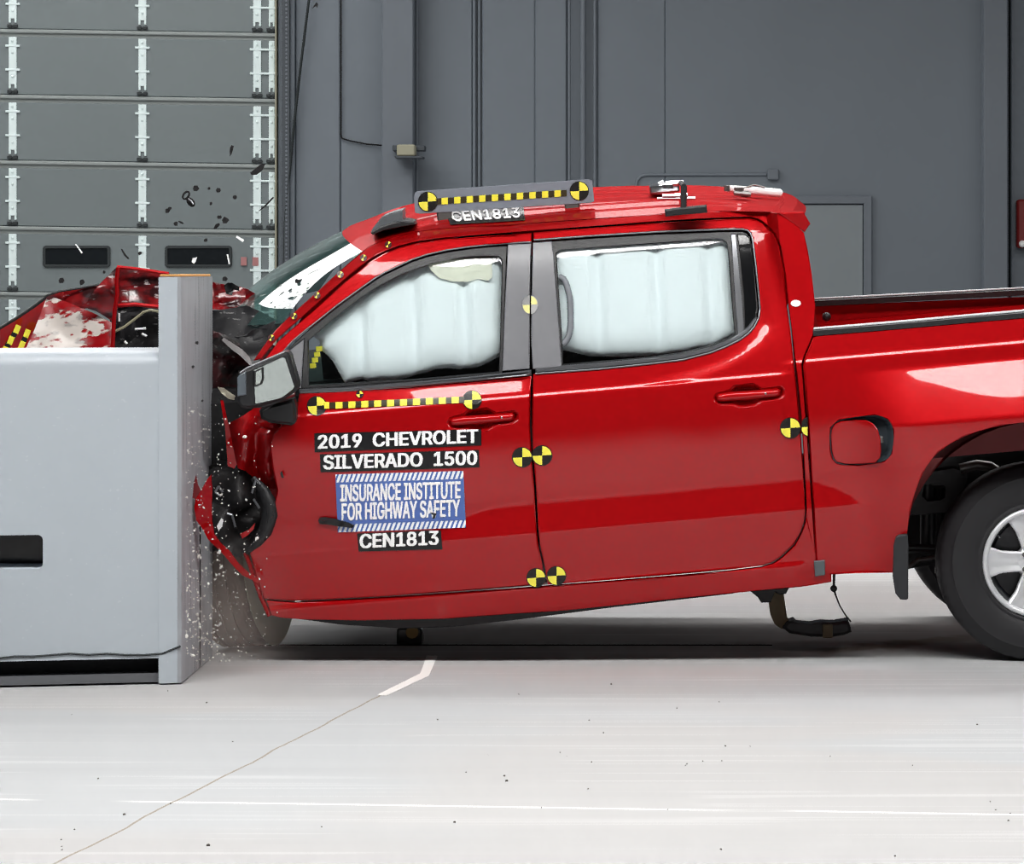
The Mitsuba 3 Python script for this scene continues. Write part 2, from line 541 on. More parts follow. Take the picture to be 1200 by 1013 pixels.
def parts(name, meshes, bsdf, smooth=35, label=None):
    for m_ in meshes:
        part(name, m_, bsdf, smooth, label=label)



def part(name, mesh, bsdf, smooth=35, label=None, kind=None):
    return put(f'{TR}__{name}', W(mesh), bsdf, smooth, label=label, kind=kind)

# ================================================================== the hall
ROOM = dict(x0=-22.0, x1=22.0, y0=-34.0, y1=WALLY + .14, z1=9.0)
put('floor', box(ROOM['x0'], ROOM['x1'], ROOM['y0'], ROOM['y1'], -.3, 0), 'mat_floor', kind='structure', label='pale grey painted concrete floor of the crash hall')
put('ceiling', box(ROOM['x0'], ROOM['x1'], ROOM['y0'], ROOM['y1'], ROOM['z1'], ROOM['z1'] + .2), 'mat_ceiling', kind='structure', label='dark hall ceiling carrying the light banks')
put('wall_left', box(ROOM['x0'] - .2, ROOM['x0'], ROOM['y0'], ROOM['y1'], 0, ROOM['z1']), 'mat_wall_front', kind='structure', label='grey side wall of the hall')
put('wall_right', box(ROOM['x1'], ROOM['x1'] + .2, ROOM['y0'], ROOM['y1'], 0, ROOM['z1']), 'mat_wall_front', kind='structure', label='grey side wall of the hall')
put('wall_front', box(ROOM['x0'], ROOM['x1'], ROOM['y0'] - .2, ROOM['y0'], 0, ROOM['z1']), 'mat_wall_front', kind='structure', label='grey wall of the hall facing the vehicle')
put('wall_back', box(ROOM['x0'], ROOM['x1'], ROOM['y1'], ROOM['y1'] + .2, 0, ROOM['z1']), 'mat_wall_dark', kind='structure', label='dark blue grey metal panel wall behind the red truck')


def wx(u):
    return P(u, 0, WALLY)[0]


def wz(v):
    return P(0, v, WALLY)[2]


def wallbox(u0, u1, y0, y1, z0, z1, b=.01):
    return box(wx(u0), wx(u1), WALLY + y0, WALLY + y1, z0, z1, b)


for u0, u1, y0, m in [(346, 398.6, 0, 'wall'), (399.4, 455, 0, 'wall'), (483, 553.5, 0, 'wall'), (565, 627.0, 0, 'wall'), (627.0, 664, 0, 'wall'), (700, 779.6, -.01, 'wall'),
                      (779.6, 1152, -.01, 'wall'), (1176, 1183, .03, 'wall_dark'), (1184.5, 1420, 0, 'wall'), (1421, 2200, 0, 'wall'), (-2300, -1100, 0, 'wall')]:
    put('wall_back__panel', wallbox(u0, u1, y0, .14, 0, ROOM['z1'] - .02), 'mat_' + m)
for u0, u1 in [(553, 566), (663, 701)]:
    put('wall_back__recess', wallbox(u0, u1, .035, .14, 0, ROOM['z1'] - .02), 'mat_wall')
for u0, u1 in [(450, 487), (1149.5, 1178)]:
    put('wall_back__pilaster', wallbox(u0, u1, -.26, .14, 0, ROOM['z1'] - .02, .012), 'mat_wall_light', label='lighter grey steel column standing proud of the wall')
for u0, u1, y0 in [(554, 557.5, -.03), (560, 563, -.01)]:
    put('wall_back__rib', wallbox(u0, u1, y0, .14, 0, ROOM['z1'] - .02, .006), 'mat_wall')
for u0, u1, r, nm in [(667.3, 667.3, .012, 'thin grey conduit left of three running up the back wall above the roof'), (683.5, 683.5, .026, 'thickest middle grey pipe of three running up the back wall'), (697.3, 697.3, .014, 'thin grey conduit right of three beside the wide wall panel')]:
    put('wall_conduit', tube([[wx(u0), WALLY - .03, 0.02], [wx(u0), WALLY - .03, 4.5], [wx(u0), WALLY - .03, 8.9]], r, 10), 'mat_wall_light', 60, label=nm, cat='pipe')
put('wall_conduit', tube([[wx(489.5), WALLY - .1, 0.02], [wx(489.5), WALLY - .1, 8.9]], .012, 8), 'mat_wall_light', 60, label='thin pipe running up the right edge of the steel column', cat='pipe')
g = [P(745, 300, WALLY - .02), P(745, 222, WALLY - .02), P(746.5, 212, WALLY - .02), P(751, 206.5, WALLY - .02), P(758, 205, WALLY - .02), P(898, 204.5, WALLY - .02)]
thing('wall_outlet', 'flat grey outlet box with bent conduit on the wall panel above the truck roof', 'electrical box')
put('wall_outlet__conduit', tube(g, .013, 8), 'mat_wall', 60)
put('wall_outlet__box', box(P(899, 0, WALLY)[0], P(912.5, 0, WALLY)[0], WALLY - .06, WALLY, P(0, 211, WALLY)[2], P(0, 198.5, WALLY)[2], .008), 'mat_wall_light')
thing('wall_sensor', 'small cream box with bracket clamped on the grey steel column', 'box')
put('wall_sensor__body', box(P(466, 0, WALLY - .5)[0], P(487.5, 0, WALLY - .5)[0], WALLY - .62, WALLY - .40, P(0, 183.5, WALLY - .5)[2], P(0, 170, WALLY - .5)[2], .012), 'mat_cream_box')
put('wall_sensor__bracket', cat(box(P(460, 0, WALLY - .4)[0], P(498, 0, WALLY - .4)[0], WALLY - .42, WALLY - .24, P(0, 177, WALLY - .4)[2], P(0, 170.5, WALLY - .4)[2], .006), box(P(464, 0, WALLY - .5)[0], P(496, 0, WALLY - .5)[0], WALLY - .64, WALLY - .3, P(0, 186, WALLY - .5)[2], P(0, 183.5, WALLY - .5)[2], .004)), 'mat_wall_dark')
c = [P(399.5, -220, WALLY - .03), P(399.5, 60, WALLY - .03), P(399.5, 158, WALLY - .03), P(401, 162.5, WALLY - .03), P(410, 165, WALLY - .03), P(430, 169, WALLY - .03), P(449, 170.5, WALLY - .03)]
put('wall_cable', tube(c, .0075, 6), 'mat_dark_interior', 60, label='thin dark cable hanging down the wall to the steel column', cat='cable')
c = [P(366, -60, WALLY - .10), P(362, 0, WALLY - .10), P(352, 80, WALLY - .10), P(345, 142, WALLY - .10), P(339, 205, WALLY - .10), P(333, 262, WALLY - .10), P(331, 420, WALLY - .10)]
put('lifting_chain', tube(c, .012, 6), 'mat_dark_gap', 60, label='slack dark chain hanging beside the roller door track', cat='chain')
thing('fire_alarm', 'small red wall box cut by the right edge of the photograph', 'alarm')
put('fire_alarm__body', box(P(1190, 0, WALLY)[0], P(1216, 0, WALLY)[0], WALLY - .12, WALLY - .001, P(0, 291, WALLY)[2], P(0, 234, WALLY)[2], .02), 'mat_red_box')
put('fire_alarm__lens', trimesh.creation.icosphere(2, .03).apply_translation(P(1198, 286, WALLY - .12)), WHITEP, True)

# personnel door behind the cab
FR = 'mat_wall_light'
x0, x1, zt = wx(921), wx(1021.5), wz(229.5)
m = cat(box(x0, x0 + .07, WALLY - .06, WALLY + .02, 0, zt, .008), box(x1 - .07, x1, WALLY - .06, WALLY + .02, 0, zt, .008), box(x0, x1, WALLY - .06, WALLY + .02, zt - .07, zt, .008))
put('door_2', m, FR, kind='structure', label='flat grey personnel door and frame in the back wall behind the truck cab')
put('door_2__leaf', box(x0 + .075, x1 - .075, WALLY - .035, WALLY + .02, .01, zt - .075, .006), mat('leaf', wallc(124, 132, 136, .05), .5))
put('door_2__handle', cat(box(x0 + .12, x0 + .17, WALLY - .05, WALLY - .03, .95, 1.15, .008), tube([[x0 + .145, WALLY - .05, 1.05], [x0 + .145, WALLY - .10, 1.05], [x0 + .26, WALLY - .10, 1.05]], .011)), CHROME, 40)

# sectional roller door
GX0 = wx(0)


def shear(m, k=-.0155):
    v = np.asarray(m.vertices).copy(); v[:, 2] += k * (v[:, 0] - GX0)
    return trimesh.Trimesh(v, m.faces, process=False)


def gbox(u0, u1, v0, v1, y0, y1, b=.004):
    return shear(box(wx(u0), wx(u1), WALLY + y0, WALLY + y1, wz(v1), wz(v0), b))


GU0, GU1 = -620, 323.5
jamb = cat(box(wx(326.5), wx(346), WALLY - .06, WALLY + .02, 0, wz(-560), .006), box(wx(GU0 - 30), wx(GU0 - 4), WALLY - .06, WALLY + .02, 0, wz(-560), .006), box(wx(GU0 - 30), wx(346), WALLY - .06, WALLY + .02, wz(-560), wz(-590), .006))
put('door_1', jamb, 'mat_wall', 30, kind='structure', label='tall grey sectional roller door with galvanised hinges and two dark windows')
put('door_1__track', cat(box(wx(323.8), wx(325.6), WALLY - .12, WALLY + .03, 0, wz(-540), .003)), 'mat_cream_box', label='door edge seal')
put('door_1__angle', box(wx(332), wx(341), WALLY - .11, WALLY - .05, 0, wz(-540), .004), 'mat_wall_dark', label='perforated angle iron')
mm = [box(wx(336.0), wx(338.2), WALLY - .114, WALLY - .105, z, z + .017) for z in np.arange(.4, 6.0, .034)]
put('door_1__angle__perforation', cat(*mm), 'mat_wall_light', kind='stuff')
WR = []
for k in range(-7, 7):
    v0 = 37.5 + 77 * k
    if wz(v0 + 77) < 0.0: break
    vb = min(v0 + 73.0, 318 + (CAMH - .02) * FPX / (WALLY + CAMD))
    sec = numbered('door_1__section')
    body = gbox(GU0, GU1, v0 + 5, vb, 0, .06, .006)
    put(sec, body, 'mat_section', exact=True)
    put(sec + '__rail', cat(gbox(GU0, GU1, v0 - 3.6, v0 + 1.0, -.018, .05, .008), gbox(GU0, GU1, v0 + 1.0, v0 + 5.4, .012, .06, .002)), 'mat_section_rail', exact=True)
    for u in [-594, -442, -289, -137, 15, 167, 301.5, 318.5]:
        hw = 4.6 if u < 318 else 3.4
        st = numbered(sec + '__stile')
        a = [gbox(u - hw, u + hw, v0 + 5.5, v0 + 61, -.014, .01, .003)]
        for dv in (16, 44):
            a.append(gbox(u - 8.5, u + 8.5, v0 + dv - 1.3, v0 + dv + 1.3, -.020, .01, .003))
        a.append(gbox(u - hw, u - hw * .45, v0 + 60, v0 + 66, -.014, .01, .003)); a.append(gbox(u + hw * .45, u + hw, v0 + 60, v0 + 66, -.014, .01, .003))
        a += [trimesh.creation.icosphere(1, .012).apply_translation([wx(u), WALLY - .016, wz(v0 + d_) - .0155 * (wx(u) - GX0)]) for d_ in (10, 24, 52)]
        put(st, cat(*a), 'mat_galvanised', exact=True)
        hg = numbered(sec + '__hinge')
        put(hg, cat(gbox(u - 6, u - 1, v0 - 9, v0 - 5.5, -.03, .01, .003), gbox(u + 1, u + 6, v0 - 9, v0 - 5.5, -.03, .01, .003), gbox(u - 2, u + 2, v0 - 8, v0 - 6.5, -.03, .01, .002)), 'mat_dark_gap', exact=True)
    if k == 3:
        for wu0, wu1 in [(-247, -168), (-102, -20), (50.5, 129.5), (193.5, 272)]:
            wn = numbered(sec + '__window')
            q = shapely.box(wx(wu0), wz(313.5), wx(wu1), wz(288)).buffer(-.03).buffer(.03)
            fr = extr(q.difference(q.buffer(-.024)), WALLY - .022, WALLY + .01, .006)
            sh = -.0155 * (wx((wu0 + wu1) / 2) - GX0) * 0
            put(wn, fr, 'mat_dark_gap', 30, exact=True)
            put(numbered(sec + '__pane'), extr(q.buffer(-.02), WALLY - .010, WALLY - .002), mat('door_pane', (26, 30, 33), .15) if 'mat_door_pane' not in scene else 'mat_door_pane', False, exact=True)
        for u in (286, 299.5):
            put(numbered(sec + '__sticker'), gbox(u - 3.5, u + 3.5, 297, 307, -.022, -.012, .002), mat('faded_red', (164, 112, 112), .5) if 'mat_faded_red' not in scene else 'mat_faded_red', exact=True)

# overhead light banks
def light_bank(x0, x1, y, z, w, tilt, label, k=1.0):
    key = numbered('light_bank') if 'light_bank__housing' not in scene else None
    i = 0
    key = 'light_bank'
    while key in labels:
        i += 1; key = f'light_bank_{i:03d}'
    thing(key, label, 'light')
    R = trimesh.transformations.rotation_matrix(math.radians(tilt), [1, 0, 0], [0, y, z])
    h = cat(box(x0 - .06, x1 + .06, y - w / 2 - .06, y + w / 2 + .06, z + .02, z + .22, .02), box(x0 - .06, x1 + .06, y - w / 2 - .06, y - w / 2 - .01, z - .05, z + .04), box(x0 - .06, x1 + .06, y + w / 2 + .01, y + w / 2 + .06, z - .05, z + .04))
    h.apply_transform(R)
    put(key + '__housing', h, BLACKP)
    for x in np.linspace(x0 + .3, x1 - .3, 3):
        put(key + '__hanger', tube([[x, y, z + .2], [x, y, ROOM['z1']]], .02, 6), STEEL)
    p = trimesh.Trimesh([[x0, y - w / 2, z], [x1, y - w / 2, z], [x1, y + w / 2, z], [x0, y + w / 2, z]], [[0, 2, 1], [0, 3, 2]], process=False)
    p.apply_transform(R)
    put(key + '__lens', p, WHITEP, emitter=lamp_emitter(k))


BANKS = [(-2.7, 8, 4.25, 7.0, 1.1, 0, 'light bank hanging from the ceiling just behind the truck', 1.15),
         (-6, 6, -5.0, 7.0, 1.9, 0, 'wide light bank hanging from the ceiling in front of the truck', 1.4),
         (-2.7, 8, 9.8, 7.0, .6, 0, 'rear light bank hanging from the ceiling near the back wall', 1.0),
         (-9.0, -3.0, 9.2, 7.0, 11.6, 0, 'long light bank hanging from the ceiling before the roller door', .32)]
for b_ in BANKS:
    light_bank(*b_)

# ================================================================== the barrier
# its front face is turned a little, nearer at the left; the impact face looks along +x
BX = P(213, 0, -.74)[0]; BZ1 = P(0, 324.5, -.74)[2]; BYF = .22


def byf(x):
    return -.74 + (x - BX) * .21


thing('crash_barrier', 'massive pale grey painted steel crash barrier block in the left foreground', 'barrier')
xl = BX - 2.6
zl = P(0, 411.5, -.74)[2]
xu = P(187, 0, -.74)[0]
# lower block: cross-section swept along x with a rolled top edge, following the turned front
prof = []
for a in np.linspace(0, 90, 9):
    r = .055
    prof.append((r - r * math.cos(math.radians(a)), zl - r + r * math.sin(math.radians(a))))
prof = [(0, .10)] + prof + [(.70, zl), (.70, .10)]


def sweep_block(xa, xb, profile, nx=24):
    xs = np.linspace(xa, xb, nx); n = len(profile)
    v = np.array([[x, byf(x) + p[0], p[1]] for x in xs for p in profile])
    f = []
    for i in range(nx - 1):
        for j in range(n):
            k = (j + 1) % n
            f += [[i * n + j, (i + 1) * n + j, (i + 1) * n + k], [i * n + j, (i + 1) * n + k, i * n + k]]
    ev, ef = earcut(Polygon(profile)); ring = {tuple(np.round(p, 6)): j for j, p in enumerate(profile)}
    idx = [ring[tuple(np.round(p, 6))] for p in ev]
    for t in ef:
        f.append([idx[t[0]], idx[t[1]], idx[t[2]]]); f.append([(nx - 1) * n + idx[t[0]], (nx - 1) * n + idx[t[2]], (nx - 1) * n + idx[t[1]]])
    m = trimesh.Trimesh(v, f, process=False); trimesh.repair.fix_normals(m)
    return m


block = sweep_block(xl, xu + .02, prof)
# the slot near the left edge
sx0, sx1 = P(-60, 0, -.80)[0], P(52.5, 0, -.80)[0]
sz0, sz1 = P(0, 665.5, -.80)[2], P(0, 626, -.80)[2]
sl = shapely.box(sx0, sz0, sx1, sz1).buffer(-.02).buffer(.02)
try:
    import manifold3d as m3
    def to_man(m):
        m = trimesh.Trimesh(m.vertices, m.faces, process=True); m.merge_vertices(); trimesh.repair.fix_normals(m)
        return m3.Manifold(m3.Mesh(np.asarray(m.vertices, np.float32), np.asarray(m.faces, np.uint32)))
    def from_man(q):
        q = q.to_mesh(); return trimesh.Trimesh(q.vert_properties[:, :3], q.tri_verts, process=False)
    cut = extr(sl, -1.6, -.55)
    nb = from_man(to_man(block) - to_man(cut))
    if len(nb.faces) > 20: block = nb
except Exception as e_:
    print('slot cut failed', e_)
put('crash_barrier__body', block, 'mat_barrier', 40)
put('crash_barrier__slot_lining', cat(box(sx0 - .02, sx1 + .02, -.80, -.56, sz0 - .02, sz0 - .004), box(sx0 - .02, sx1 + .02, -.60, -.58, sz0 - .02, sz1 + .02)), BLACKG, label='dark recess of the lifting slot')
# upright plate with a rounded front edge
xs_r = .045
sec = [(xu, BYF)] + [(xu, byf(xu) + .012), (xu + .012, byf(xu))]
sec += [(BX - .012 + .012 * math.sin(math.radians(a)), -.74 + .012 - .012 * math.cos(math.radians(a))) for a in np.linspace(0, 90, 6)]
sec += [(BX + .005, BYF - .03), (BX - .01, BYF - .008), (BX - .035, BYF)]
m = trimesh.creation.extrude_polygon(Polygon(sec), BZ1 - .006, engine='earcut'); m.apply_translation([0, 0, .006])
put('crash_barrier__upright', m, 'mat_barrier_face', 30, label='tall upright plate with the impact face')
m = trimesh.creation.extrude_polygon(Polygon([(xu - .001, byf(xu) - .004), (BX - .016, -.744), (BX - .016, -.60), (xu - .001, -.60)]), BZ1 - .002 - .006, engine='earcut'); m.apply_translation([0, 0, .006])
put('crash_barrier__edge_plate', m, 'mat_barrier', 30)
put('crash_barrier__weld', tube([[x, byf(x) - .003, .118 + .003 * math.sin(x * 37) + .004 * math.sin(x * 11) + (0.03 if x > xu + .03 else 0)] for x in np.linspace(xl, BX - .004, 40)], .004, 6), 'mat_dark_gap', 60, label='wavy weld seam along the foot')
put('crash_barrier__cap', box(xu, BX - .004, -.735, BYF - .02, BZ1, BZ1 + .009, .003), 'mat_orange_wood', label='thin orange strip on the top edge')
put('crash_barrier__foot_rail', cat(*[sweep_block(xl, xu + .03, [(.03, .008), (.03, .042), (.10, .042), (.10, .008)], 3)]), SATIN, 30, label='bare metal rail under the block')
put('crash_barrier__base', sweep_block(xl, xu + .03, [(.12, .002), (.12, .12), (.66, .12), (.66, .002)], 3), DARK)

# ================================================================== the pickup truck
thing(TR, 'red crew cab pickup truck crushed into the grey barrier, front wheel torn back', 'pickup truck')

# ---- front door
FD_RIGHT = [(622.6, 441), (621.2, 470), (621.0, 500), (623.2, 540), (626.2, 575), (627.6, 600), (628.6, 620), (630.8, 640), (635.2, 661), (638.6, 684.8)]
FD = [(351, 462), (400, 459.7), (480, 455.2), (560, 447.4)] + FD_RIGHT + [(540, 693.0), (450, 699.2), (380, 703), (345, 704.6), (309, 702.5), (300, 676), (293, 649), (300, 640), (314, 618), (322, 592), (325, 575), (319.5, 549), (316, 522), (321, 508), (330, 500), (343, 496)]


def handle_outline(dx, dy):
    r = [(836.3, 467.3), (839.8, 461.5), (847, 459), (856, 457.4), (860.8, 452.5), (870, 450.4), (883, 450.2), (889, 453), (893, 456.6), (904, 454.8), (915.7, 453.6), (919.2, 457.5), (918.6, 463.8), (913, 467.3), (892, 470), (885, 476), (875, 477.8), (866.7, 477.8), (858.5, 474.2), (848, 474.4), (841, 473.4)]
    g = Polygon([(a + dx, b + dy) for a, b in r]).buffer(-1.2).buffer(2.2).buffer(-1.0)
    return list(g.exterior.coords)[:-1]


def handle_bar(dx, dy):
    r = [(838.9, 465), (842, 462), (855, 459.6), (892, 457.4), (911, 455.8), (915, 457.5), (914, 463.5), (910, 465.3), (892, 467.2), (849, 470.9), (841, 470.4)]
    return [(a + dx, b + dy) for a, b in r]


def smooth_poly(uv, r=1.5):
    g = Polygon(uv).buffer(-r).buffer(2 * r).buffer(-r)
    return list((g if g.geom_type == 'Polygon' else max(g.geoms, key=lambda q: q.area)).exterior.coords)[:-1]


def dished(poly, depth, wall):
    def f(x, z):
        d = shapely.distance(shapely.points(np.c_[x, z]), poly.boundary)
        return S(x, z) + depth * sst(0, wall, d)
    return f


def door_skin(prefix, outline, hoff, hx):
    ho = sidepoly(handle_outline(*hoff))
    part(prefix + '__skin', skin(sidepoly(outline).difference(ho), res=(.025, .004), bevel=.005), RED, 40)
    part(prefix + '__handle_recess', skin(ho.buffer(.0005), dished(ho, .030, .020), thick=0, res=.006, bevel=0), RED, 60)
    hb = sidepoly(handle_bar(*hoff), -.012)
    c = np.array(hb.centroid.coords[0])

    def bar(x, z):
        d = shapely.distance(shapely.points(np.c_[x, z]), hb.boundary)
        return S(x, z) - .002 - .013 * np.sqrt(np.clip(1 - (1 - np.clip(d / .014, 0, 1)) ** 2, 0, 1))
    part(prefix + '__handle', skin(hb, bar, thick=.006, res=.006, bevel=0), RED, 50)
    k = onside([(897 + hoff[0], 461 + hoff[1])])[0]
    m = trimesh.creation.icosphere(2, .006); m.apply_translation([k[0] + hx, float(S(*k)) - .012, k[1]])
    part(prefix + '__lock', m, CHROME, True)


door_skin('front_door', FD, (-312, 28.4), .01)

# ---- rear door
RD_TOP = [(627.2, 438.2), (700, 432.8), (760, 426.6), (800, 421.8), (833, 413.2), (850, 406.5), (866.7, 398.4), (877, 391), (884, 383), (889, 373), (890.5, 362), (888.6, 340), (885.5, 310), (881.7, 280), (879.5, 273.5), (876, 270), (870, 268.4), (851.7, 268.6), (780, 271.3), (700, 276.2), (625.5, 281.6)]
RD_OUT = [(625.3, 272.8), (700, 266.8), (780, 260.8), (830, 258), (863, 256.4), (878, 256.2), (887, 258.2), (893, 261.7), (901, 268), (906.7, 275), (913, 290), (918, 316.7), (922.3, 360), (926.5, 390), (931, 432), (934, 457), (936.4, 482), (939, 515), (942.6, 575), (943.4, 600), (942, 612), (938, 624), (930, 638), (914, 653.5), (905, 659), (893, 663), (860, 667.3), (720, 679.6), (642, 685.6), (637.6, 661), (633, 640), (630.8, 620), (629.8, 600), (628.4, 575), (625.4, 540), (623.2, 500), (623.4, 470), (624.8, 439.5)]
RDP = RD_OUT + RD_TOP
ho = sidepoly(handle_outline(0, 0))
rdp = Polygon(onside(RDP)).buffer(0)
_save = sidepoly


def door_skin_poly(prefix, poly, hoff, hx):
    global sidepoly
    ho = _save(handle_outline(*hoff))
    part(prefix + '__skin', skin(poly.difference(ho), res=(.025, .004), bevel=.005), RED, 40)
    part(prefix + '__handle_recess', skin(ho.buffer(.0005), dished(ho, .030, .020), thick=0, res=.006, bevel=0), RED, 60)
    hb = _save(handle_bar(*hoff), -.012)

    def bar(x, z):
        d = shapely.distance(shapely.points(np.c_[x, z]), hb.boundary)
        return S(x, z) - .002 - .013 * np.sqrt(np.clip(1 - (1 - np.clip(d / .014, 0, 1)) ** 2, 0, 1))
    part(prefix + '__handle', skin(hb, bar, thick=.006, res=.006, bevel=0), RED, 50)
    k = onside([(897 + hoff[0], 461 + hoff[1])])[0]
    m = trimesh.creation.icosphere(2, .006); m.apply_translation([k[0] + hx, float(S(*k)) - .012, k[1]])
    part(prefix + '__lock', m, CHROME, True)


door_skin_poly('rear_door', rdp, (0, 0), 0)

# ---- front door sash: red outer strip, black frame, sail panel, mouldings
GAP_IN = [(309, 423.5), (326.5, 399.8), (342, 386), (358.5, 371.8), (380, 352.6), (404, 331), (420, 318.5), (434.5, 306.5), (450, 297.5), (468, 290.5), (490, 285), (517, 281.2), (567, 277), (600, 275), (622.8, 273.4)]
TRIM = [(622.8, 283.6), (593, 285.2), (572, 287), (550, 289.2), (524, 293), (500, 298.4), (483, 304.2), (467, 311.6), (450, 319.8), (440, 325.5), (417, 342), (395, 358), (373, 375.6), (357, 388), (342, 401), (331, 413.5)]
part('front_door__sash', skin(sidepoly(GAP_IN + TRIM + [(316, 421)]), res=.02, bevel=.004), RED, 40)
OPEN_F = [(361.5, 453.8), (361, 400), (373, 389.6), (390, 375.2), (406.7, 362), (423, 349.5), (440, 338.4), (453, 330.4), (466.7, 323.4), (483, 316.6), (500, 311), (516, 306.6), (533, 303.2), (556, 300.8), (577, 299.8), (584, 300.6), (587.6, 304), (588.2, 312), (586.4, 380), (584.6, 437.2), (480, 446.2)]
TRIM2 = [(594.5, 288.2), (572, 289.6), (550, 291.8), (524, 295.6), (500, 301), (483, 306.8), (467, 314.2), (450, 322.2), (440, 328.2), (417, 344.4), (395, 360.4), (373, 378), (357, 390.6), (344, 403), (333, 416)]
part('front_door__window_frame', skin(Polygon(onside(TRIM2 + [(344, 449), (351, 456), (480, 448.5), (588.6, 438.4)])).buffer(0).difference(sidepoly(OPEN_F).union(sidepoly([(333, 416), (356.5, 397.6), (352.5, 455.4), (340, 456), (330, 430)]))), off=.006, thick=.03, res=.02, bevel=.003), BLACKP, 40, label='black window frame')
part('front_door__sail_panel', skin(sidepoly([(335, 414.5), (356, 398.3), (352.6, 455.2), (346, 455.6), (333, 438)]), off=.004, thick=.02, res=.03, bevel=.003), APPL, 40, label='dark grey triangular mirror panel')
t1 = onside([(331, 413.5), (342, 400.8), (357, 388), (373, 375.6), (395, 358), (417, 342), (440, 325.8), (450, 320), (467, 311.8), (483, 304.4), (500, 298.6), (524, 293.2), (550, 289.4), (572, 287.2), (593, 285.4), (622.6, 283.8)])


def side_tube(xz, r, off, sides=8):
    return tube(np.c_[xz[:, 0], S(xz[:, 0], xz[:, 1]) + off, xz[:, 1]], r, sides)


part('front_door__trim_strip', side_tube(t1, .0036, -.001), SATIN, 60, label='thin bright strip over the window')
part('front_door__pillar_cover', skin(sidepoly([(595, 286.8), (622.6, 285.4), (621.0, 350), (620.4, 432.6), (588.6, 435.2), (591.5, 360)]), off=-.001, thick=.02, res=.03, bevel=.003), APPL, 40, label='dark grey gloss pillar cover')
part('front_door__belt_moulding', skin(sidepoly([(350, 456.4), (400, 454.6), (480, 448), (560, 440.8), (622.4, 433.8), (622.6, 440.2), (560, 446.8), (480, 454.4), (400, 459.4), (351, 461.6)]), off=-.004, thick=.02, res=.02, bevel=.006, drop=.006), SATIN, 50, label='satin metal belt moulding')
part('front_door__belt_seal', skin(sidepoly([(350, 452.5), (480, 445.6), (588, 436), (588, 439), (480, 449), (350, 457)]), off=.008, thick=.02, res=.05, bevel=.002), BLACKP, 40)

# ---- rear door window
part('rear_door__trim_strip', side_tube(onside([(625.5, 281.6), (700, 276.2), (780, 271.4), (851.7, 268.8), (870, 268.6), (876, 270.2), (879.5, 273.7), (881.7, 280), (885.5, 310), (888.6, 340), (890.5, 362), (889, 373), (884, 383), (877, 391), (866.7, 398.4), (850, 406.5), (833, 413.2), (800, 421.8), (760, 426.6), (700, 432.8), (627.2, 438.2)]), .0042, -.002), SATIN, 60, label='bright strip round the window')
OPEN_R = [(651.8, 297), (657, 293.6), (666, 292.2), (696.7, 290.6), (780, 284.8), (838, 280), (846, 280.6), (851.4, 285), (853, 292), (858, 360), (861, 392.4), (850, 398.4), (833, 405.4), (800, 413.6), (760, 419.6), (700, 424.4), (660, 427.6), (657.5, 380)]
QUART = [(865, 275.5), (873, 275.4), (877.5, 279), (880.5, 300), (885, 340), (886.6, 362), (884, 374), (876.5, 384.6), (873.8, 386.4), (872.5, 350), (869, 310)]
frame_r = Polygon(onside([(628, 284), (700, 278.8), (780, 274), (851.7, 271.4), (870, 271.2), (875.5, 273.6), (879, 280), (882.9, 310), (886, 340), (888, 362), (886.5, 372), (882, 381), (875, 388.6), (865.6, 395.4), (849, 403.4), (832, 410), (799.4, 418.4), (760, 423.4), (700, 429.4), (628, 435.6)])).buffer(0)
part('rear_door__window_frame', skin(frame_r.difference(sidepoly(OPEN_R)).difference(sidepoly(QUART)), off=.007, thick=.03, res=.02, bevel=.003), BLACKP, 40, label='black window frame')
part('rear_door__division_bar', skin(sidepoly([(856.4, 274.6), (862.6, 274.2), (866, 310), (870.4, 360), (872.4, 388), (864.5, 393.6), (861.5, 360), (858.5, 310)]), off=.003, thick=.012, res=.03, bevel=.003), SATIN, 40, label='grey window division bar')
part('rear_door__quarter_glass', skin(sidepoly(QUART).buffer(.004), off=.012, thick=.004, res=.03, bevel=0), BLACKG, 40, label='black quarter glass')
part('rear_door__pillar_cover', skin(sidepoly([(624.4, 284.6), (646.4, 283), (649, 300), (653.5, 360), (658.2, 430), (624.2, 433), (622.6, 400), (622.8, 350)]), off=-.001, thick=.02, res=.03, bevel=.003), APPL, 40, label='dark grey gloss pillar cover')
part('rear_door__belt_moulding', skin(sidepoly([(626.6, 431.4), (660, 428.4), (700, 425.6), (760, 419.8), (800, 414.6), (833, 406.6), (850, 400), (866, 391.4), (876, 383.6), (884, 373), (888.4, 372), (883.6, 381.6), (876.6, 390), (866.4, 397.6), (850, 405.6), (833, 412.2), (800, 420.8), (760, 425.6), (700, 431.6), (628, 437)]), off=-.004, thick=.02, res=.02, bevel=.004, drop=.005), SATIN, 50, label='satin metal belt moulding')
for nm, op in (('front_door__pane', OPEN_F), ('rear_door__pane', OPEN_R)):
    V, F = gridfill(sidepoly(op).buffer(.006), .05)
    part(nm, trimesh.Trimesh(np.c_[V[:, 0], S(V[:, 0], V[:, 1]) + .022, V[:, 1]], F, process=False), 'mat_pane', True)

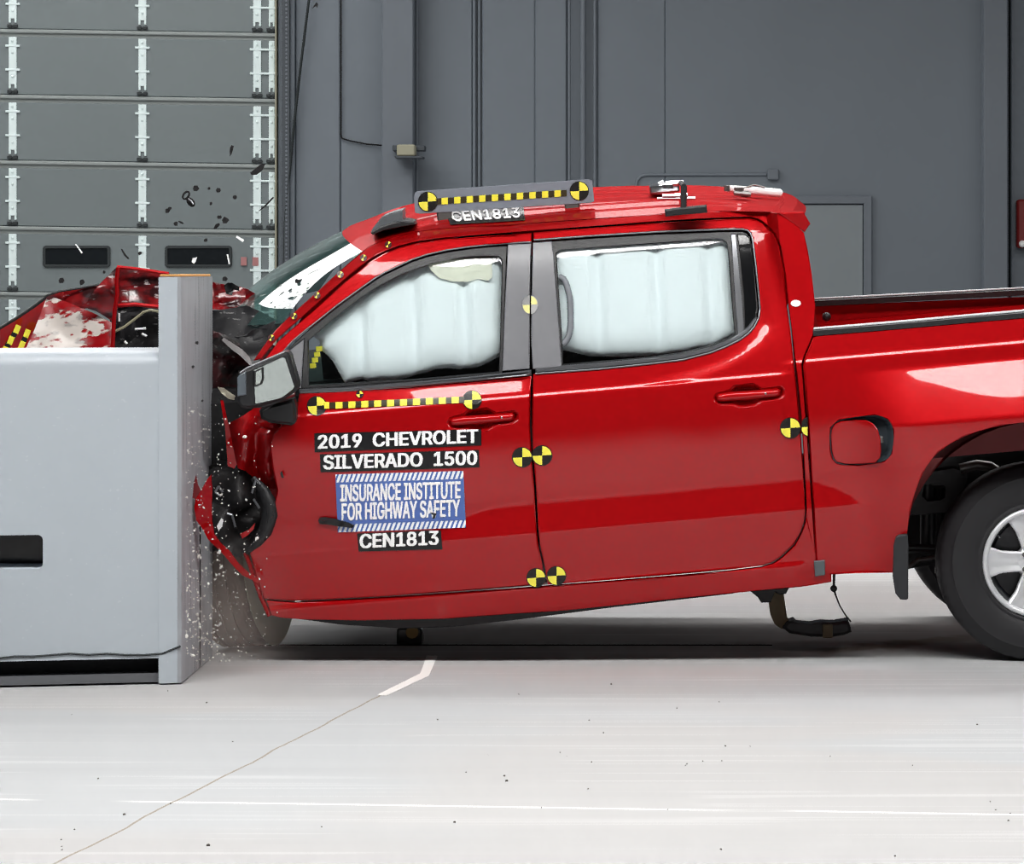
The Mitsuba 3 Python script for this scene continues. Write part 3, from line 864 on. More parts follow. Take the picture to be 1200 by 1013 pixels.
# ---- cab side: A pillar, roof rail, C pillar
ROOFEDGE = [(331, 379), (346, 365), (366, 347), (388, 327), (408, 309), (424, 295.5), (432, 289.5), (445, 284), (460, 279), (476, 275), (492, 271.5), (510, 269.3), (530, 267.4), (560, 265.6), (600, 263.2), (640, 260.6), (700, 256.4), (780, 250.8), (830, 247.8), (870, 246.6), (895, 247.2), (912, 249.6)]
CP = [(917, 252), (930, 261.5), (942, 272.5), (946.7, 293), (951.5, 323), (955.6, 360), (953.4, 391.5), (942, 418), (939.4, 428), (941.6, 450), (944.6, 490), (949.6, 560), (955.4, 645), (956, 658)]
GAP_OUT = [(944.6, 606), (945.2, 595), (944.4, 575), (940.8, 515), (938.2, 482), (935.8, 457), (932.8, 432), (928.4, 390), (924.2, 360), (919.9, 316.7), (915, 289.4), (908.6, 274), (902.6, 266.8), (894.4, 260.2), (888, 256.4), (878.4, 254.3), (863, 254.5), (830, 256.1), (780, 258.9), (700, 264.9), (624.5, 271.1), (600, 272.9), (567, 274.9), (517, 278.9), (490, 282.6), (467, 288), (449, 294.9), (433, 303.8), (418.5, 315.8), (402.4, 328.6), (378.4, 350.2), (357, 369.6), (340.4, 383.8), (324.6, 397.6), (306, 421)]
_gl = LineString(onside([p for p in GAP_OUT if p[1] < 262 or p[0] < 640]))


def SP(x, z):
    x, z = np.asarray(x, float), np.asarray(z, float)
    d = shapely.distance(shapely.points(np.c_[x.ravel(), z.ravel()]), _gl).reshape(x.shape)
    return S(x, z) + 1.1 * np.clip(d - .004, 0, .09) * sst(.50, .30, x) * sst(1.15, 1.3, z)


part('cab_side', skin(sidepoly([(296, 424), (312, 401), (322, 388)] + ROOFEDGE + CP + GAP_OUT), SP, res=(.02, .006), bevel=.003), RED, 40)
part('rocker_panel', skin(sidepoly([(312, 704.6), (345, 707), (420, 703.4), (540, 695.4), (640, 687.8), (720, 681.8), (860, 669.5), (893, 665.4), (907, 661), (916, 655), (932, 639.6), (940, 625), (944, 613), (945, 607.5), (955.6, 648), (957.5, 667.5), (974, 667), (974.2, 682.4), (953, 686), (880, 693.5), (860, 695.4), (790, 702.4), (720, 710), (660, 716), (600, 720), (520, 725.6), (420, 727.6), (360, 726.5), (330, 724.6), (318, 721.6)]), res=(.03, .008), bevel=.003, thick=.03), RED, 40)
part('rocker_panel__underside', extr(Polygon(onplane([(330, 722), (400, 731.5), (470, 736), (530, 734.4), (600, 726.5), (720, 711), (860, 695), (860, 686), (330, 712)], .15)), .13, .17, .004), BLACKP, 40, label='black underside lip below the sill')
part('rocker_panel__end_cap', skin(sidepoly([(953.6, 657.5), (966.4, 656.4), (966.8, 673.6), (955, 675.6)]), off=-.012, thick=.03, res=.1, bevel=.003), mat('grey_cap', (84, 92, 96), .5), 40, label='grey end cap')

# ---- bed side
BED = [(954.6, 392.8), (1000, 389), (1060, 384), (1130, 377.6), (1200, 371.6), (1400, 354), (1545, 341), (1552, 500), (1552, 628), (1380, 640), (1372, 612), (1368, 580), (1350, 545), (1325, 520), (1290, 502), (1250, 494.5), (1216, 494.2), (1200, 495.4), (1180, 498), (1160, 502.2), (1145, 506.4), (1130, 512), (1114, 520.4), (1100, 530.4), (1092, 538.6), (1086, 547), (1078, 563), (1071.7, 580), (1067.4, 597), (1064.6, 613), (1062.6, 630), (1062, 656), (1046, 671.6), (967, 674.2), (957.4, 672), (955.8, 650), (951.6, 575), (946.4, 490), (943, 450), (941, 429), (943.4, 418.5)]
FUEL = smooth_poly([(972.6, 510.8), (974, 502), (977.6, 496.4), (984, 493), (991, 491), (1003, 489), (1014.8, 487.8), (1026, 487.4), (1033, 488.4), (1040, 492.2), (1044.4, 498), (1046.6, 505), (1046.9, 512), (1046.2, 523), (1044, 532), (1040.8, 537), (1035, 540.6), (1022, 543.6), (1004, 544.8), (990, 545), (980, 542.6), (976, 537.6), (973.6, 528)], 3)
fu = sidepoly(FUEL)
part('bed__side_panel', skin(sidepoly(BED).difference(fu), res=(.03, .004), bevel=.006, drop=.006), RED, 40)
part('bed__fuel_pocket', skin(fu.buffer(.001), dished(fu, .055, .014), thick=0, res=.006, bevel=0), mat('pocket', (58, 66, 72), .4), 60, label='dark grey fuel filler pocket')
fl = sidepoly([(974.4, 511), (975.6, 503.5), (979, 498.4), (986, 495.4), (1003, 493.6), (1015, 493.8), (1022, 497), (1027, 503.5), (1030, 515), (1030.6, 527), (1029.8, 535), (1024, 541.4), (1006, 543.6), (991, 543.6), (981, 541.4), (977, 536.6), (975, 527)]).buffer(-.004).buffer(.0085).intersection(fu.buffer(-.0035))
fx0, fx1 = fl.bounds[0], fl.bounds[2]
part('bed__fuel_door', skin(fl, lambda x, z: S(x, z) + .004 - .030 * (np.clip((x - fx0) / (fx1 - fx0), 0, 1)) ** 1.3, thick=.004, res=.012, bevel=.003), RED, 40, label='fuel door standing slightly open')
lx = onside([(1029, 514)])[0]
part('bed__fuel_latch', box(lx[0] - .012, lx[0] + .02, float(S(*lx)) - .012, float(S(*lx)) + .02, lx[1] - .02, lx[1] + .008, .004), STEEL)
# rail caps and the inside of the bed
rl = onside([(953, 392.6), (1000, 388.8), (1060, 383.8), (1130, 377.4), (1200, 371.4), (1400, 353.8), (1545, 340.8)])
def rail(x, z, ys, w, h):
    q = [(-.004, 0), (-.006, h * .75), (.012, h), (w - .012, h * 1.0), (w, h * .8), (w, 0)]
    n = len(q); v = np.array([[x[i], ys[i] + a, z[i] + b] for i in range(len(x)) for a, b in q]); f = []
    for i in range(len(x) - 1):
        for j in range(n):
            k = (j + 1) % n
            f += [[i * n + j, i * n + k, (i + 1) * n + k], [i * n + j, (i + 1) * n + k, (i + 1) * n + j]]
    for e in (0, (len(x) - 1) * n):
        f += [[e + 0, e + j, e + j + 1] for j in range(1, n - 1)]
    return trimesh.Trimesh(v, f, process=False)
ysd = S(rl[:, 0], rl[:, 1])
part('bed__rail_cap', rail(rl[:, 0], rl[:, 1] - .004, ysd, .085, .026), BLACKP, 35, label='black rail cap along the near bed side')
fr_ = np.array([pl(950, 358.5, 1.98), pl(1200, 345.5, 1.98)])
xf = np.linspace(fr_[0][0], fr_[1][0] + 1.3, 10); zf = fr_[0][2] + (xf - fr_[0][0]) * (fr_[1][2] - fr_[0][2]) / (fr_[1][0] - fr_[0][0])
part('bed__rail_cap', rail(xf, zf, np.full(10, 1.94), .085, .032), BLACKP, 35, label='black rail cap along the far bed side')
part('bed__rail_strip', tube(np.c_[rl[:, 0], ysd + .012, rl[:, 1] + .022], .0062, 8), mat('rail_strip', (214, 216, 218), .3), 60, label='painted pale glint along the rail cap')  # pale tubes painted in for the sheen on top of the black caps
part('bed__rail_strip', tube(np.c_[xf, np.full(10, 1.95), zf + .033], .0042, 8), 'mat_rail_strip', 60, label='painted pale glint along the rail cap')
bx0, bx1 = rl[0, 0] - .01, rl[-1, 0]
zb = .70
zf = zf
part('bed__inner_side', cat(box(bx0, bx1, 1.93, 1.945, zb, float(zf.min()) + .005), box(bx0, bx0 + .02, .12, 1.94, zb, rl[0, 1] - .0), box(bx0, bx1, .66, 1.95, zb - .03, zb)), RED, 30, label='red inside of the load bed')
part('bed__inner_step', box(bx0 + .01, bx0 + .18, 1.80, 1.935, zb, float(zf.min()) - .02, .012), RED, 30)
q = pl(968.5, 371.5, 1.78)
tie = trimesh.creation.icosphere(2, .020); tie.apply_translation(q)
part('bed__tie_down', cat(tie, tube([q, q + [0, .03, 0]], .012, 8)), BLACKP, 40, label='black tie-down knob')
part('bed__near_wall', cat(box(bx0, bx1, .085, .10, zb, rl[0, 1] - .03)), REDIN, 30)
part('bed__tailgate', box(bx1 - .05, bx1 + .01, .06, 2.0, .62, rl[-1, 1] + .0, .02), RED, 30)
part('rear_bumper', box(bx1 - .06, bx1 + .14, .06, 2.0, .42, .62, .04), CHROME, 30)
# far side of the body
fdl = sidepoly([(300, 660), (325, 470), (352, 462), (480, 455), (623, 441), (760, 427), (850, 407), (889, 373), (940, 432), (955, 660), (640, 720), (320, 720)])
part('far_body_side', mirror_far(skin(fdl, res=.08, bevel=0)), RED, 40)
part('far_body_side', extr(Polygon([(bx0, .62), (bx1, .62), (bx1, float(zf[-1]) - .01), (xf[0], float(zf[0]) - .004), (bx0, float(zf[0]) - .004)]), 1.985, 2.02), RED, 40)
gl_top = sidepoly([(300, 425), (331, 379)] + ROOFEDGE[1:] + CP[:9] + [(889, 373), (850, 407), (760, 427), (623, 441), (480, 455), (352, 462)])
part('far_cab_side', mirror_far(skin(gl_top.difference(sidepoly(OPEN_R)).difference(sidepoly(OPEN_F)), res=.06, bevel=0)), RED, 40)
part('far_cab_side__glass', mirror_far(skin(unary_union([sidepoly(OPEN_R), sidepoly(OPEN_F)]), off=.02, thick=0, res=.1, bevel=0)), BLACKG, 40)

# ---- roof
def edge3(uv):
    xz = onside(uv); return np.c_[xz[:, 0], SP(xz[:, 0], xz[:, 1]), xz[:, 1]]
NEAR = edge3([p for p in ROOFEDGE if p[0] >= 424])
NS = 60
xr = np.linspace(NEAR[0, 0], NEAR[-1, 0], 70)
yr = PchipInterpolator(NEAR[:, 0], NEAR[:, 1])(xr); zr = PchipInterpolator(NEAR[:, 0], NEAR[:, 2])(xr)
ss = np.linspace(-1, 1, 201)
SIL = PchipInterpolator([424, 440, 480, 520, 560, 600, 640, 700, 760, 820, 870, 905, 925], [268, 254.5, 240, 234, 229.5, 225.5, 222.5, 219.2, 217.2, 217.6, 221, 227, 234])


def project(pt):
    w = pt @ RT.T
    d = w[..., 1] + CAMD
    return VX + FPX * w[..., 0] / d, VH - FPX * (w[..., 2] - CAMH) / d


def crown(s, k=1.0):
    f = sst(.03, .22, k)
    a = np.abs(s)
    return (1 - f) * (1 - a ** 1.65) + f * (1 - np.clip(a / .83, 0, 1) ** 2.0)


def shoulder(s, k, hw):
    """two narrow flat ramps along the roof's edge with a drip channel between them, in metres"""
    g = .42 * hw
    c = .085 * g + .001
    return sst(.03, .22, k) * (.25 + .75 * sst(1.0, .72, k)) * np.interp(np.abs(s), [0, .83, .895, .915, 1.0], [c + .065 * g, c + .065 * g, c, .085 * g, 0])


def roof_row(i, H):
    yc = (yr[i] + TW - yr[i]) / 2
    hw = TW / 2 - yr[i]
    k = (xr[i] - xr[0]) / (xr[-1] - xr[0])
    fwd = -.13 * max(0, 1 - k * 2.2) + .06 * max(0, (k - .8) / .2)
    z = zr[i] + H * crown(ss, k) + shoulder(ss, k, hw)
    rib = sum(np.exp(-((np.abs(ss) - c) / .022) ** 2) for c in (.78, .52, .26, 0.0)) * .007 * sst(.05, .12, k) * sst(.97, .88, k)
    return np.c_[xr[i] + fwd * (1 - np.abs(ss) ** 1.8), yc + hw * ss, z + rib]


Hs = []
for i in range(len(xr)):
    lo, hi = .0, .30
    for _ in range(24):
        mid = (lo + hi) / 2
        u, v = project(roof_row(i, mid)); j = v.argmin()
        if v[j] > SIL(np.clip(u[j], 424, 925)): lo = mid
        else: hi = mid
    Hs.append(lo)
Hs = np.convolve(np.pad(Hs, 4, mode='edge'), np.ones(9) / 9, 'valid')
ROOF = np.stack([roof_row(i, Hs[i]) for i in range(len(xr))])


def grid_mesh(G):
    n, m = G.shape[:2]
    i, j = np.meshgrid(np.arange(n - 1), np.arange(m - 1), indexing='ij')
    a = (i * m + j).ravel(); b = a + 1; c = a + m; d = c + 1
    return trimesh.Trimesh(G.reshape(-1, 3), np.vstack([np.c_[a, b, d], np.c_[a, d, c]]), process=False)


def roof_at(kx, ks):
    """kx, ks in 0..1 along and across (0 = our side)"""
    i = np.clip(np.asarray(kx, float) * (len(xr) - 1), 0, len(xr) - 1.001); j = np.clip(np.asarray(ks, float) * (len(ss) - 1), 0, len(ss) - 1.001)
    i0, j0 = i.astype(int), j.astype(int); a, b = (i - i0)[..., None], (j - j0)[..., None]
    return (ROOF[i0, j0] * (1 - a) + ROOF[i0 + 1, j0] * a) * (1 - b) + (ROOF[i0, j0 + 1] * (1 - a) + ROOF[i0 + 1, j0 + 1] * a) * b


part('roof', grid_mesh(ROOF), RED, True)
# rear roof lip
lip = []
for s in range(0, len(ss), 4):
    p = ROOF[-1, s]; out = .085
    lip.append([p + [-.02, 0, .004], p + [out * .6, 0, -.012], p + [out, 0, -.045], p + [out * .78, 0, -.085], p + [.0, 0, -.09]])
LIP = np.array(lip)
part('roof__spoiler', grid_mesh(LIP), RED, 30)
ends = slab([(912, 249.4), (941.5, 248.6), (949.6, 262.4), (942.8, 272.4), (928, 260.5)], float(yr[-1]) - .01, float(yr[-1]) + .09, .004)
part('roof__spoiler_end', ends, RED, 30)
# rear wall of the cab
b1 = ROOF[-1, :, :]
cw = []
for s in range(0, len(ss), 4):
    p = b1[s]
    cw.append([p + [.02, 0, -.05], np.array([p[0] + .06, p[1], 1.45]), np.array([p[0] + .10, p[1], 1.15]), np.array([p[0] + .10, p[1], .5])])
part('cab_rear_wall', grid_mesh(np.array(cw)), RED, 40)

# ---- windshield
TOPE = ROOF[0]
bn = edge3([(330, 380)])[0]
bc = pl(250, 377, 1.03)
hwb = TW / 2 - bn[1]
BOT = np.c_[bc[0] + (bn[0] - bc[0]) * np.abs(ss) ** 1.65, TW / 2 + hwb * ss, bc[2] + (bn[2] - bc[2]) * np.abs(ss) ** 1.65]
tt = np.linspace(0, 1, 30)
WS = np.stack([BOT * (1 - t) + TOPE * t + np.array([-.030, 0, .045]) * math.sin(math.pi * t) * .6 for t in tt])
part('windshield', grid_mesh(WS), 'mat_windshield', True, label='cracked green tinted windshield')
part('windshield__shade_band', grid_mesh(WS[26:] + np.array([.004, 0, -.008])), BLACKG, True, label='black band along the top edge')
wb = WS[::6]
# ---- interior
part('interior', cat(box(-1.45, .58, .26, TW - .26, .42, .50), box(-1.45, .60, .20, TW - .2, .50, .52), box(-1.75, -1.05, .22, TW - .22, .55, 1.20, .05), box(.50, .60, .2, TW - .2, .5, 1.6),
                     box(-.70, .58, .34, .36, .50, 1.62), box(-1.2, -.70, .34, .36, .50, 1.32)), DARK, 30, label='dark cab interior')
for i in range(4):
    q = pl(374 - 2.4 * i, 409 + 6.6 * i, .16)
    part('interior__tape_mark', box(q[0] - .012, q[0] + .012, .155, .16, q[2] - .009, q[2] + .010), YELLOW)
part('underbody__rear', box(.75, 2.6, .66, 1.5, .42, .50, .02), DARK, 30)
part('underbody', cat(box(-1.3, .74, .16, 1.9, .40, .48, .02), box(-1.35, .75, .10, .16, .33, .42, .01)), mat('underbody', (176, 176, 176), .7), 30, label='grey underbody')  # hidden slab made pale to bounce light into the shadow beneath the truck

# ---- side curtain airbags
def airbag(name, outline, seams, y0, puff, label, extra=None):
    g = sidepoly(outline, y0)
    sx = onside([(s, 400) for s in seams], y0)[:, 0]

    def f(x, z):
        d = shapely.distance(shapely.points(np.c_[x, z]), g.boundary)
        h = np.sqrt(np.clip(1 - (1 - np.clip(d / .13, 0, 1)) ** 2, 0, 1))
        w = np.ones_like(x)
        for s in sx:
            w = w * (1 - .75 * np.exp(-((x - s - .04 * (z - 1.3)) / .022) ** 2))
        n = meshkit.fbm(np.stack([x * 7, z * 6, 0 * x], -1), 3, 5)
        return S(x, z) + y0 - puff * h * (.55 + .45 * w) - .006 * (n - .5)
    part(name, skin(g, f, thick=.02, res=.012, bevel=0), BAG, 60, label=label)
    return f


fa = airbag('side_airbag', [(364, 392), (373.5, 390), (390, 372), (440, 333), (500, 304), (560, 294), (592, 294), (593, 400), (585, 417.6), (572.5, 425), (562, 429.6), (556, 431), (547, 431.6), (538, 432.8), (526, 431.6), (511, 432.6), (502, 436), (490, 439), (481, 441.6), (473.5, 443.8), (462, 446), (453, 446.6), (445, 446), (437, 448), (430, 446.4), (424, 444.2), (414, 447.6), (405, 450.2), (399.5, 441), (394.7, 432), (390, 423.5), (384, 416.8), (379, 412.6), (374.4, 408), (374.8, 400)], [424, 486, 546], .105, .07, 'inflated pale blue curtain airbag filling the front window')
ra = airbag('side_airbag', [(640, 284), (700, 280), (800, 274), (862, 272), (866, 392), (850, 400), (833, 407), (800, 414.4), (772, 417), (760, 418), (727, 418.6), (700, 418), (690, 417.4), (675, 414), (661, 410.6), (640, 410)], [704, 774, 836], .105, .07, 'inflated pale blue curtain airbag filling the rear window')
gq = sidepoly(smooth_poly([(500, 309), (520, 304.5), (560, 302.6), (576, 303.2), (577, 325), (572, 329), (560, 327), (548, 330.5), (530, 330), (515, 326), (506, 318)], 1), .03)
part('side_airbag__tether_flap', skin(gq, lambda x, z: S(x, z) + .026 + .006 * meshkit.fbm(np.stack([x * 12, z * 25, 0 * x], -1), 3, 8), thick=.006, res=.012, bevel=0), BAGC, 60, label='cream cloth flap at the top')
# grab handle seen in the rear window
hp = [np.insert((lambda q: q)(onside([(u, v)], .028)[0]), 1, float(S(*onside([(u, v)], .028)[0])) + .028) for u, v in [(655, 325), (661, 328), (665, 338), (668, 352), (668.6, 380), (666, 395), (659, 404)]]
hp = np.array(hp); tt_ = np.linspace(0, 1, 24)
hp = np.stack([PchipInterpolator(np.linspace(0, 1, 7), hp[:, k])(tt_) for k in range(3)], 1)
part('rear_door__grab_handle', tube(hp, .0125, 10), mat('grab', (120, 124, 130), .5), 60, label='grey grab handle inside the window')

# ---- mirror
def yawbox_plane(uv, y0, tiltx, tiltz):
    """outline at y0, its plane then tilted: y += tiltx*(x-xc)+tiltz*(z-zc)"""
    g = Polygon(onplane(uv, y0)).buffer(0); c = g.centroid
    return g, (lambda x, z: y0 + tiltx * (x - c.x) + tiltz * (z - c.y))


g, f = yawbox_plane(smooth_poly([(278.8, 442), (281, 437), (290, 431.5), (332, 413.8), (336, 414.2), (338.4, 418), (347.4, 452), (348, 457), (345, 461), (333.7, 469), (322, 474), (304, 478), (290, 478.2), (283, 476), (279.5, 470)], 2), -.16, .55, -.10)
part('door_mirror__housing', skin(g, f, thick=.10, res=.02, bevel=.012, drop=.012), BLACKP, 40, label='black mirror housing')
gg, ff = yawbox_plane(smooth_poly([(298.4, 433.4), (330.6, 419.6), (333.4, 421), (343.2, 454.4), (342, 457.6), (330, 466.6), (326, 468), (300, 472.8)], 1.5), -.16, .55, -.10)
part('door_mirror__glass', skin(gg, lambda x, z: f(x, z) - .004 + .15 * (z - gg.centroid.y) * 0, thick=.004, res=.05, bevel=0), 'mat_mirror', 20, label='mirror glass')
g2, _ = yawbox_plane(smooth_poly([(299, 434), (309.5, 429.4), (310, 444), (307.5, 450), (301, 452.6), (298.8, 452)], 1), -.16, .55, -.10)
part('door_mirror__spotter_rim', skin(g2.difference(g2.buffer(-.006)), lambda x, z: f(x, z) - .008, thick=.004, res=.05, bevel=0), BLACKG, 20)
part('door_mirror__cap', skin(Polygon(onplane([(280, 441), (282, 438), (289.5, 434), (289.5, 462), (280, 463)], -.17)), lambda x, z: f(x, z) - .010, thick=.01, res=.02, bevel=.004), mat('mirror_cap', (96, 106, 114), .3), 30, label='grey lens at the mirror edge')
gm, fm = yawbox_plane(smooth_poly([(303.5, 482), (306, 478), (322, 474), (344, 468), (347, 478), (347, 492), (345.4, 496.6), (341, 499), (316, 496), (306, 491.5)], 2), -.06, .0, .0)
part('door_mirror__arm', skin(gm, fm, thick=.10, res=.03, bevel=.012, drop=.012), BLACKP, 40, label='black mirror arm')
part('door_mirror__rim_strip', tube([pl(u, v, -.165 + yy) + [0, 0, 0] for u, v, yy in [(281, 437.4, -.11), (290, 431.4, -.095), (310, 422.6, -.058), (333, 412.9, -.018)]], .0045, 8), SATIN, 50)

# ---- rear wheels
def lathe(profile, n=72):
    """profile (radius, y) turned about the y axis"""
    a = np.arange(n) * 2 * np.pi / n
    pr = np.array(profile)
    v = np.stack([pr[:, None, 0] * np.cos(a), np.repeat(pr[:, None, 1], n, 1), pr[:, None, 0] * np.sin(a)], -1).reshape(-1, 3)
    f = []
    for i in range(len(pr) - 1):
        for j in range(n):
            k = (j + 1) % n
            f += [[i * n + j, i * n + k, (i + 1) * n + k], [i * n + j, (i + 1) * n + k, (i + 1) * n + j]]
    return trimesh.Trimesh(v, f, process=False)


def tire_mesh(R, w, rim):
    pr = [(rim, .020), (rim + .004, .010), (rim + .012, .004), (rim + .022, .006), (rim + .030, .003), (rim + .05, -.004), (rim + (R - rim) * .5, -.009), (rim + (R - rim) * .66, -.006), (rim + (R - rim) * .70, -.0075), (rim + (R - rim) * .72, -.002), (R - .035, .008), (R - .016, .018), (R - .006, .028), (R, .042)]
    grooves = []
    for c in (.28, .5, .72):
        grooves += [(R, w * c - .007), (R - .009, w * c - .005), (R - .009, w * c + .005), (R, w * c + .007)]
    back = [(r, w - y) for r, y in pr[::-1]]
    m = lathe(pr + grooves + back, 96)
    v = np.asarray(m.vertices).copy(); a = np.arctan2(v[:, 2], v[:, 0]); r = np.hypot(v[:, 0], v[:, 2])
    sh = (r > R - .02) & ((v[:, 1] < .05) | (v[:, 1] > w - .05))
    k = np.where(sh & (np.round(a / (2 * np.pi) * 96).astype(int) % 2 == 0), .0045, 0)
    v[:, 0] -= k * np.cos(a); v[:, 2] -= k * np.sin(a)
    return trimesh.Trimesh(v, m.faces, process=False)


def wheel(key, cx, cy, cz, R=.392, w=.262, near=True):
    s = 1 if near else -1
    def at(m):
        v = np.asarray(m.vertices).copy()
        if not near: v[:, 1] = w - v[:, 1]
        return trimesh.Trimesh(v + [cx, cy, cz], m.faces, process=False)
    rim = .216
    put(f'{key}__tire', at(tire_mesh(R, w, rim)), RUBBER, 30, label='black rubber tire')
    rr = [(rim + .002, .018), (rim - .004, .008), (rim - .012, .006), (rim - .018, .012), (rim - .024, .03), (rim - .030, .12), (.11, .16), (0.0, .16)]
    put(f'{key}__rim', at(lathe(rr, 72)), mat('rim_inner', (92, 94, 98), .4, metal=.6) if 'mat_rim_inner' not in scene else 'mat_rim_inner', 40)
    put(f'{key}__rim_lip', at(lathe([(rim + .003, .016), (rim + .001, .006), (rim - .008, .002), (rim - .018, .005), (rim - .022, .02)], 72)), ALLOY, 60, label='bright alloy rim edge')
    if not near: return
    for k in range(5):
        a0 = math.radians(180 + 72 * k)
        out = []
        # one broad spoke, wide at hub and rim, with a shallow groove between its two ridges
        rs = np.linspace(.052, .203, 12)
        wd = np.interp(rs, [.05, .09, .14, .203], [.038, .040, .043, .066])
        G = []
        for r, h in zip(rs, wd):
            dep = np.interp(r, [.05, .10, .203], [.040, .034, .012])
            row = []
            for q in (-1, -1.0, -.86, -.45, 0, .45, .86, 1.0, 1):
                yy = dep + (.045 if abs(q) == 1 and len(row) in (0, 8) else 0) + (.010 * (1 - abs(q) / .86) if abs(q) < .87 else .004)
                ang = q * h / r if False else 0
                x = r; z = q * h
                row.append([x * math.cos(a0) - z * math.sin(a0), yy, x * math.sin(a0) + z * math.cos(a0)])
            G.append(row)
        put(f'{key}__spoke', at(grid_mesh(np.array(G))), ALLOY, 25)
    put(f'{key}__hub', at(lathe([(0, .030), (.045, .031), (.060, .036), (.075, .046), (.08, .09)], 40)), ALLOY, 40)
    put(f'{key}__hub_cap', at(lathe([(0, .020), (.026, .0205), (.032, .024), (.034, .032)], 40)), BLACKG, 40, label='black centre cap')
    q = np.array([[-.5, -.17], [-.17, -.17], [-.13, -.34], [.21, -.34], [.17, -.17], [.5, -.17], [.5, .17], [.17, .17], [.13, .34], [-.21, .34], [-.17, .17], [-.5, .17]]) * .046
    bm = trimesh.creation.extrude_polygon(Polygon(q), .004, engine='earcut'); v = np.asarray(bm.vertices)
    put(f'{key}__emblem', at(trimesh.Trimesh(np.c_[v[:, 0], .0175 + v[:, 2], v[:, 1]], bm.faces, process=False)), CHROME, False)
    for k in range(6):
        a = math.radians(30 + 60 * k)
        m = trimesh.creation.cylinder(.0095, .03, sections=6); m.apply_transform(trimesh.transformations.rotation_matrix(math.pi / 2, [1, 0, 0])); m.apply_translation([.058 * math.cos(a), .040, .058 * math.sin(a)])
        put(f'{key}__lug_nut', at(m), STEEL)
    vs_ = [(-.155, .03, .105), (-.150, .018, .098)]
    put(f'{key}__valve', at(tube(vs_, .004, 6)), CHROME)
    put(f'{key}__brake_disc', at(lathe([(.0, .115), (.17, .115), (.17, .135), (0, .135)], 40)), mat('disc', (64, 64, 66), .35, metal=.7) if 'mat_disc' not in scene else 'mat_disc', 30)


RWC = P(1216.5, 661, .05)
wheel(f'{TR}__rear_wheel', RWC[0], .05, .3925)
wheel(f'{TR}__rear_wheel_001', RWC[0], 1.76, .3925, near=False)

# ---- wheel well, frame, axle, springs
def well():
    a = np.radians(np.linspace(-2, 182, 24)); R = .545
    c = onplane([(1216.5, 661)], .1)[0]
    G = [[[c[0] + R * math.cos(t), y, c[1] + .03 + R * math.sin(t)] for y in (.02, .30, .50)] for t in a]
    return grid_mesh(np.array(G))


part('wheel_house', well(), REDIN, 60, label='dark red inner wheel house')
wc = onplane([(1216.5, 661)], .5)[0]
part('frame_rail', box(.55, 2.65, .50, .60, .52, .70, .015), BLACKP, 30, label='black frame rail')
part('frame_rail__bracket', cat(extr(Polygon(onplane([(1068, 556), (1118, 548), (1135, 556), (1120, 600), (1068, 604)], .47)).difference(Polygon(onplane(smooth_poly([(1083, 568), (1103, 566), (1108, 572), (1107, 583), (1102, 586), (1086, 587), (1081, 581)], 1.5), .47))), .46, .48, .003)), BLACKP, 30)
part('rear_axle', tube([[wc[0], .35, .36], [wc[0], 1.75, .36]], .05, 14), DARK, 40, label='dark rear axle')
parts('leaf_spring', ([tube([pl(1040, 640 + 5 * i, .42), pl(1110, 642 + 5 * i, .42), pl(1216, 648 + 5 * i, .42), pl(1330, 630 + 5 * i, .42)], .012, 6) for i in range(2)]), BLACKP, 40)
parts('shock_absorber', [tube([pl(1086, 560, .52), pl(1086, 640, .52)], .028, 12), tube([pl(1100, 560, .55), pl(1100, 650, .55)], .012, 8)], BLACKP, 40)
part('exhaust', tube([pl(1180, 560, .40), pl(1160, 547, .40), pl(1145, 545, .40), pl(1125, 550, .40)], .022, 10), STEEL, 60, label='bare metal exhaust pipe above the tire')
parts('brake_bracket', (tube([pl(1064, 665, .40), pl(1076, 656, .40), pl(1090, 654, .40), pl(1098, 651, .40)], .011, 6), tube([pl(1099, 672, .36), pl(1100, 656, .36)], .013, 8)), STEEL, 60)
fillw = Polygon(onplane([(1050, 520), (1216, 490), (1260, 540), (1260, 640), (1100, 660), (1060, 668)], .62))
part('wheel_house__back', extr(fillw, .62, .64), DARK, 30)
parts('wheel_house__rib', ([tube([pl(u, 498 + 2 * i, .26), pl(u, 528, .3)], .007, 6) for i, u in enumerate((1157, 1178))]), REDIN, 30)
mf, mff = yawbox_plane(smooth_poly([(1047.4, 640), (1050, 630), (1054, 627), (1063.6, 626.4), (1064.4, 640), (1064.2, 702), (1062, 703.2), (1055, 702.6), (1049.6, 696), (1046.4, 676)], 1.5), -.105, .0, 0)
part('mud_flap', skin(mf, lambda x, z: mff(x, z) - .005, thick=.02, res=.03, bevel=.004), mat('flap', (40, 42, 45), .55), 40, label='black mud flap ahead of the rear wheel')

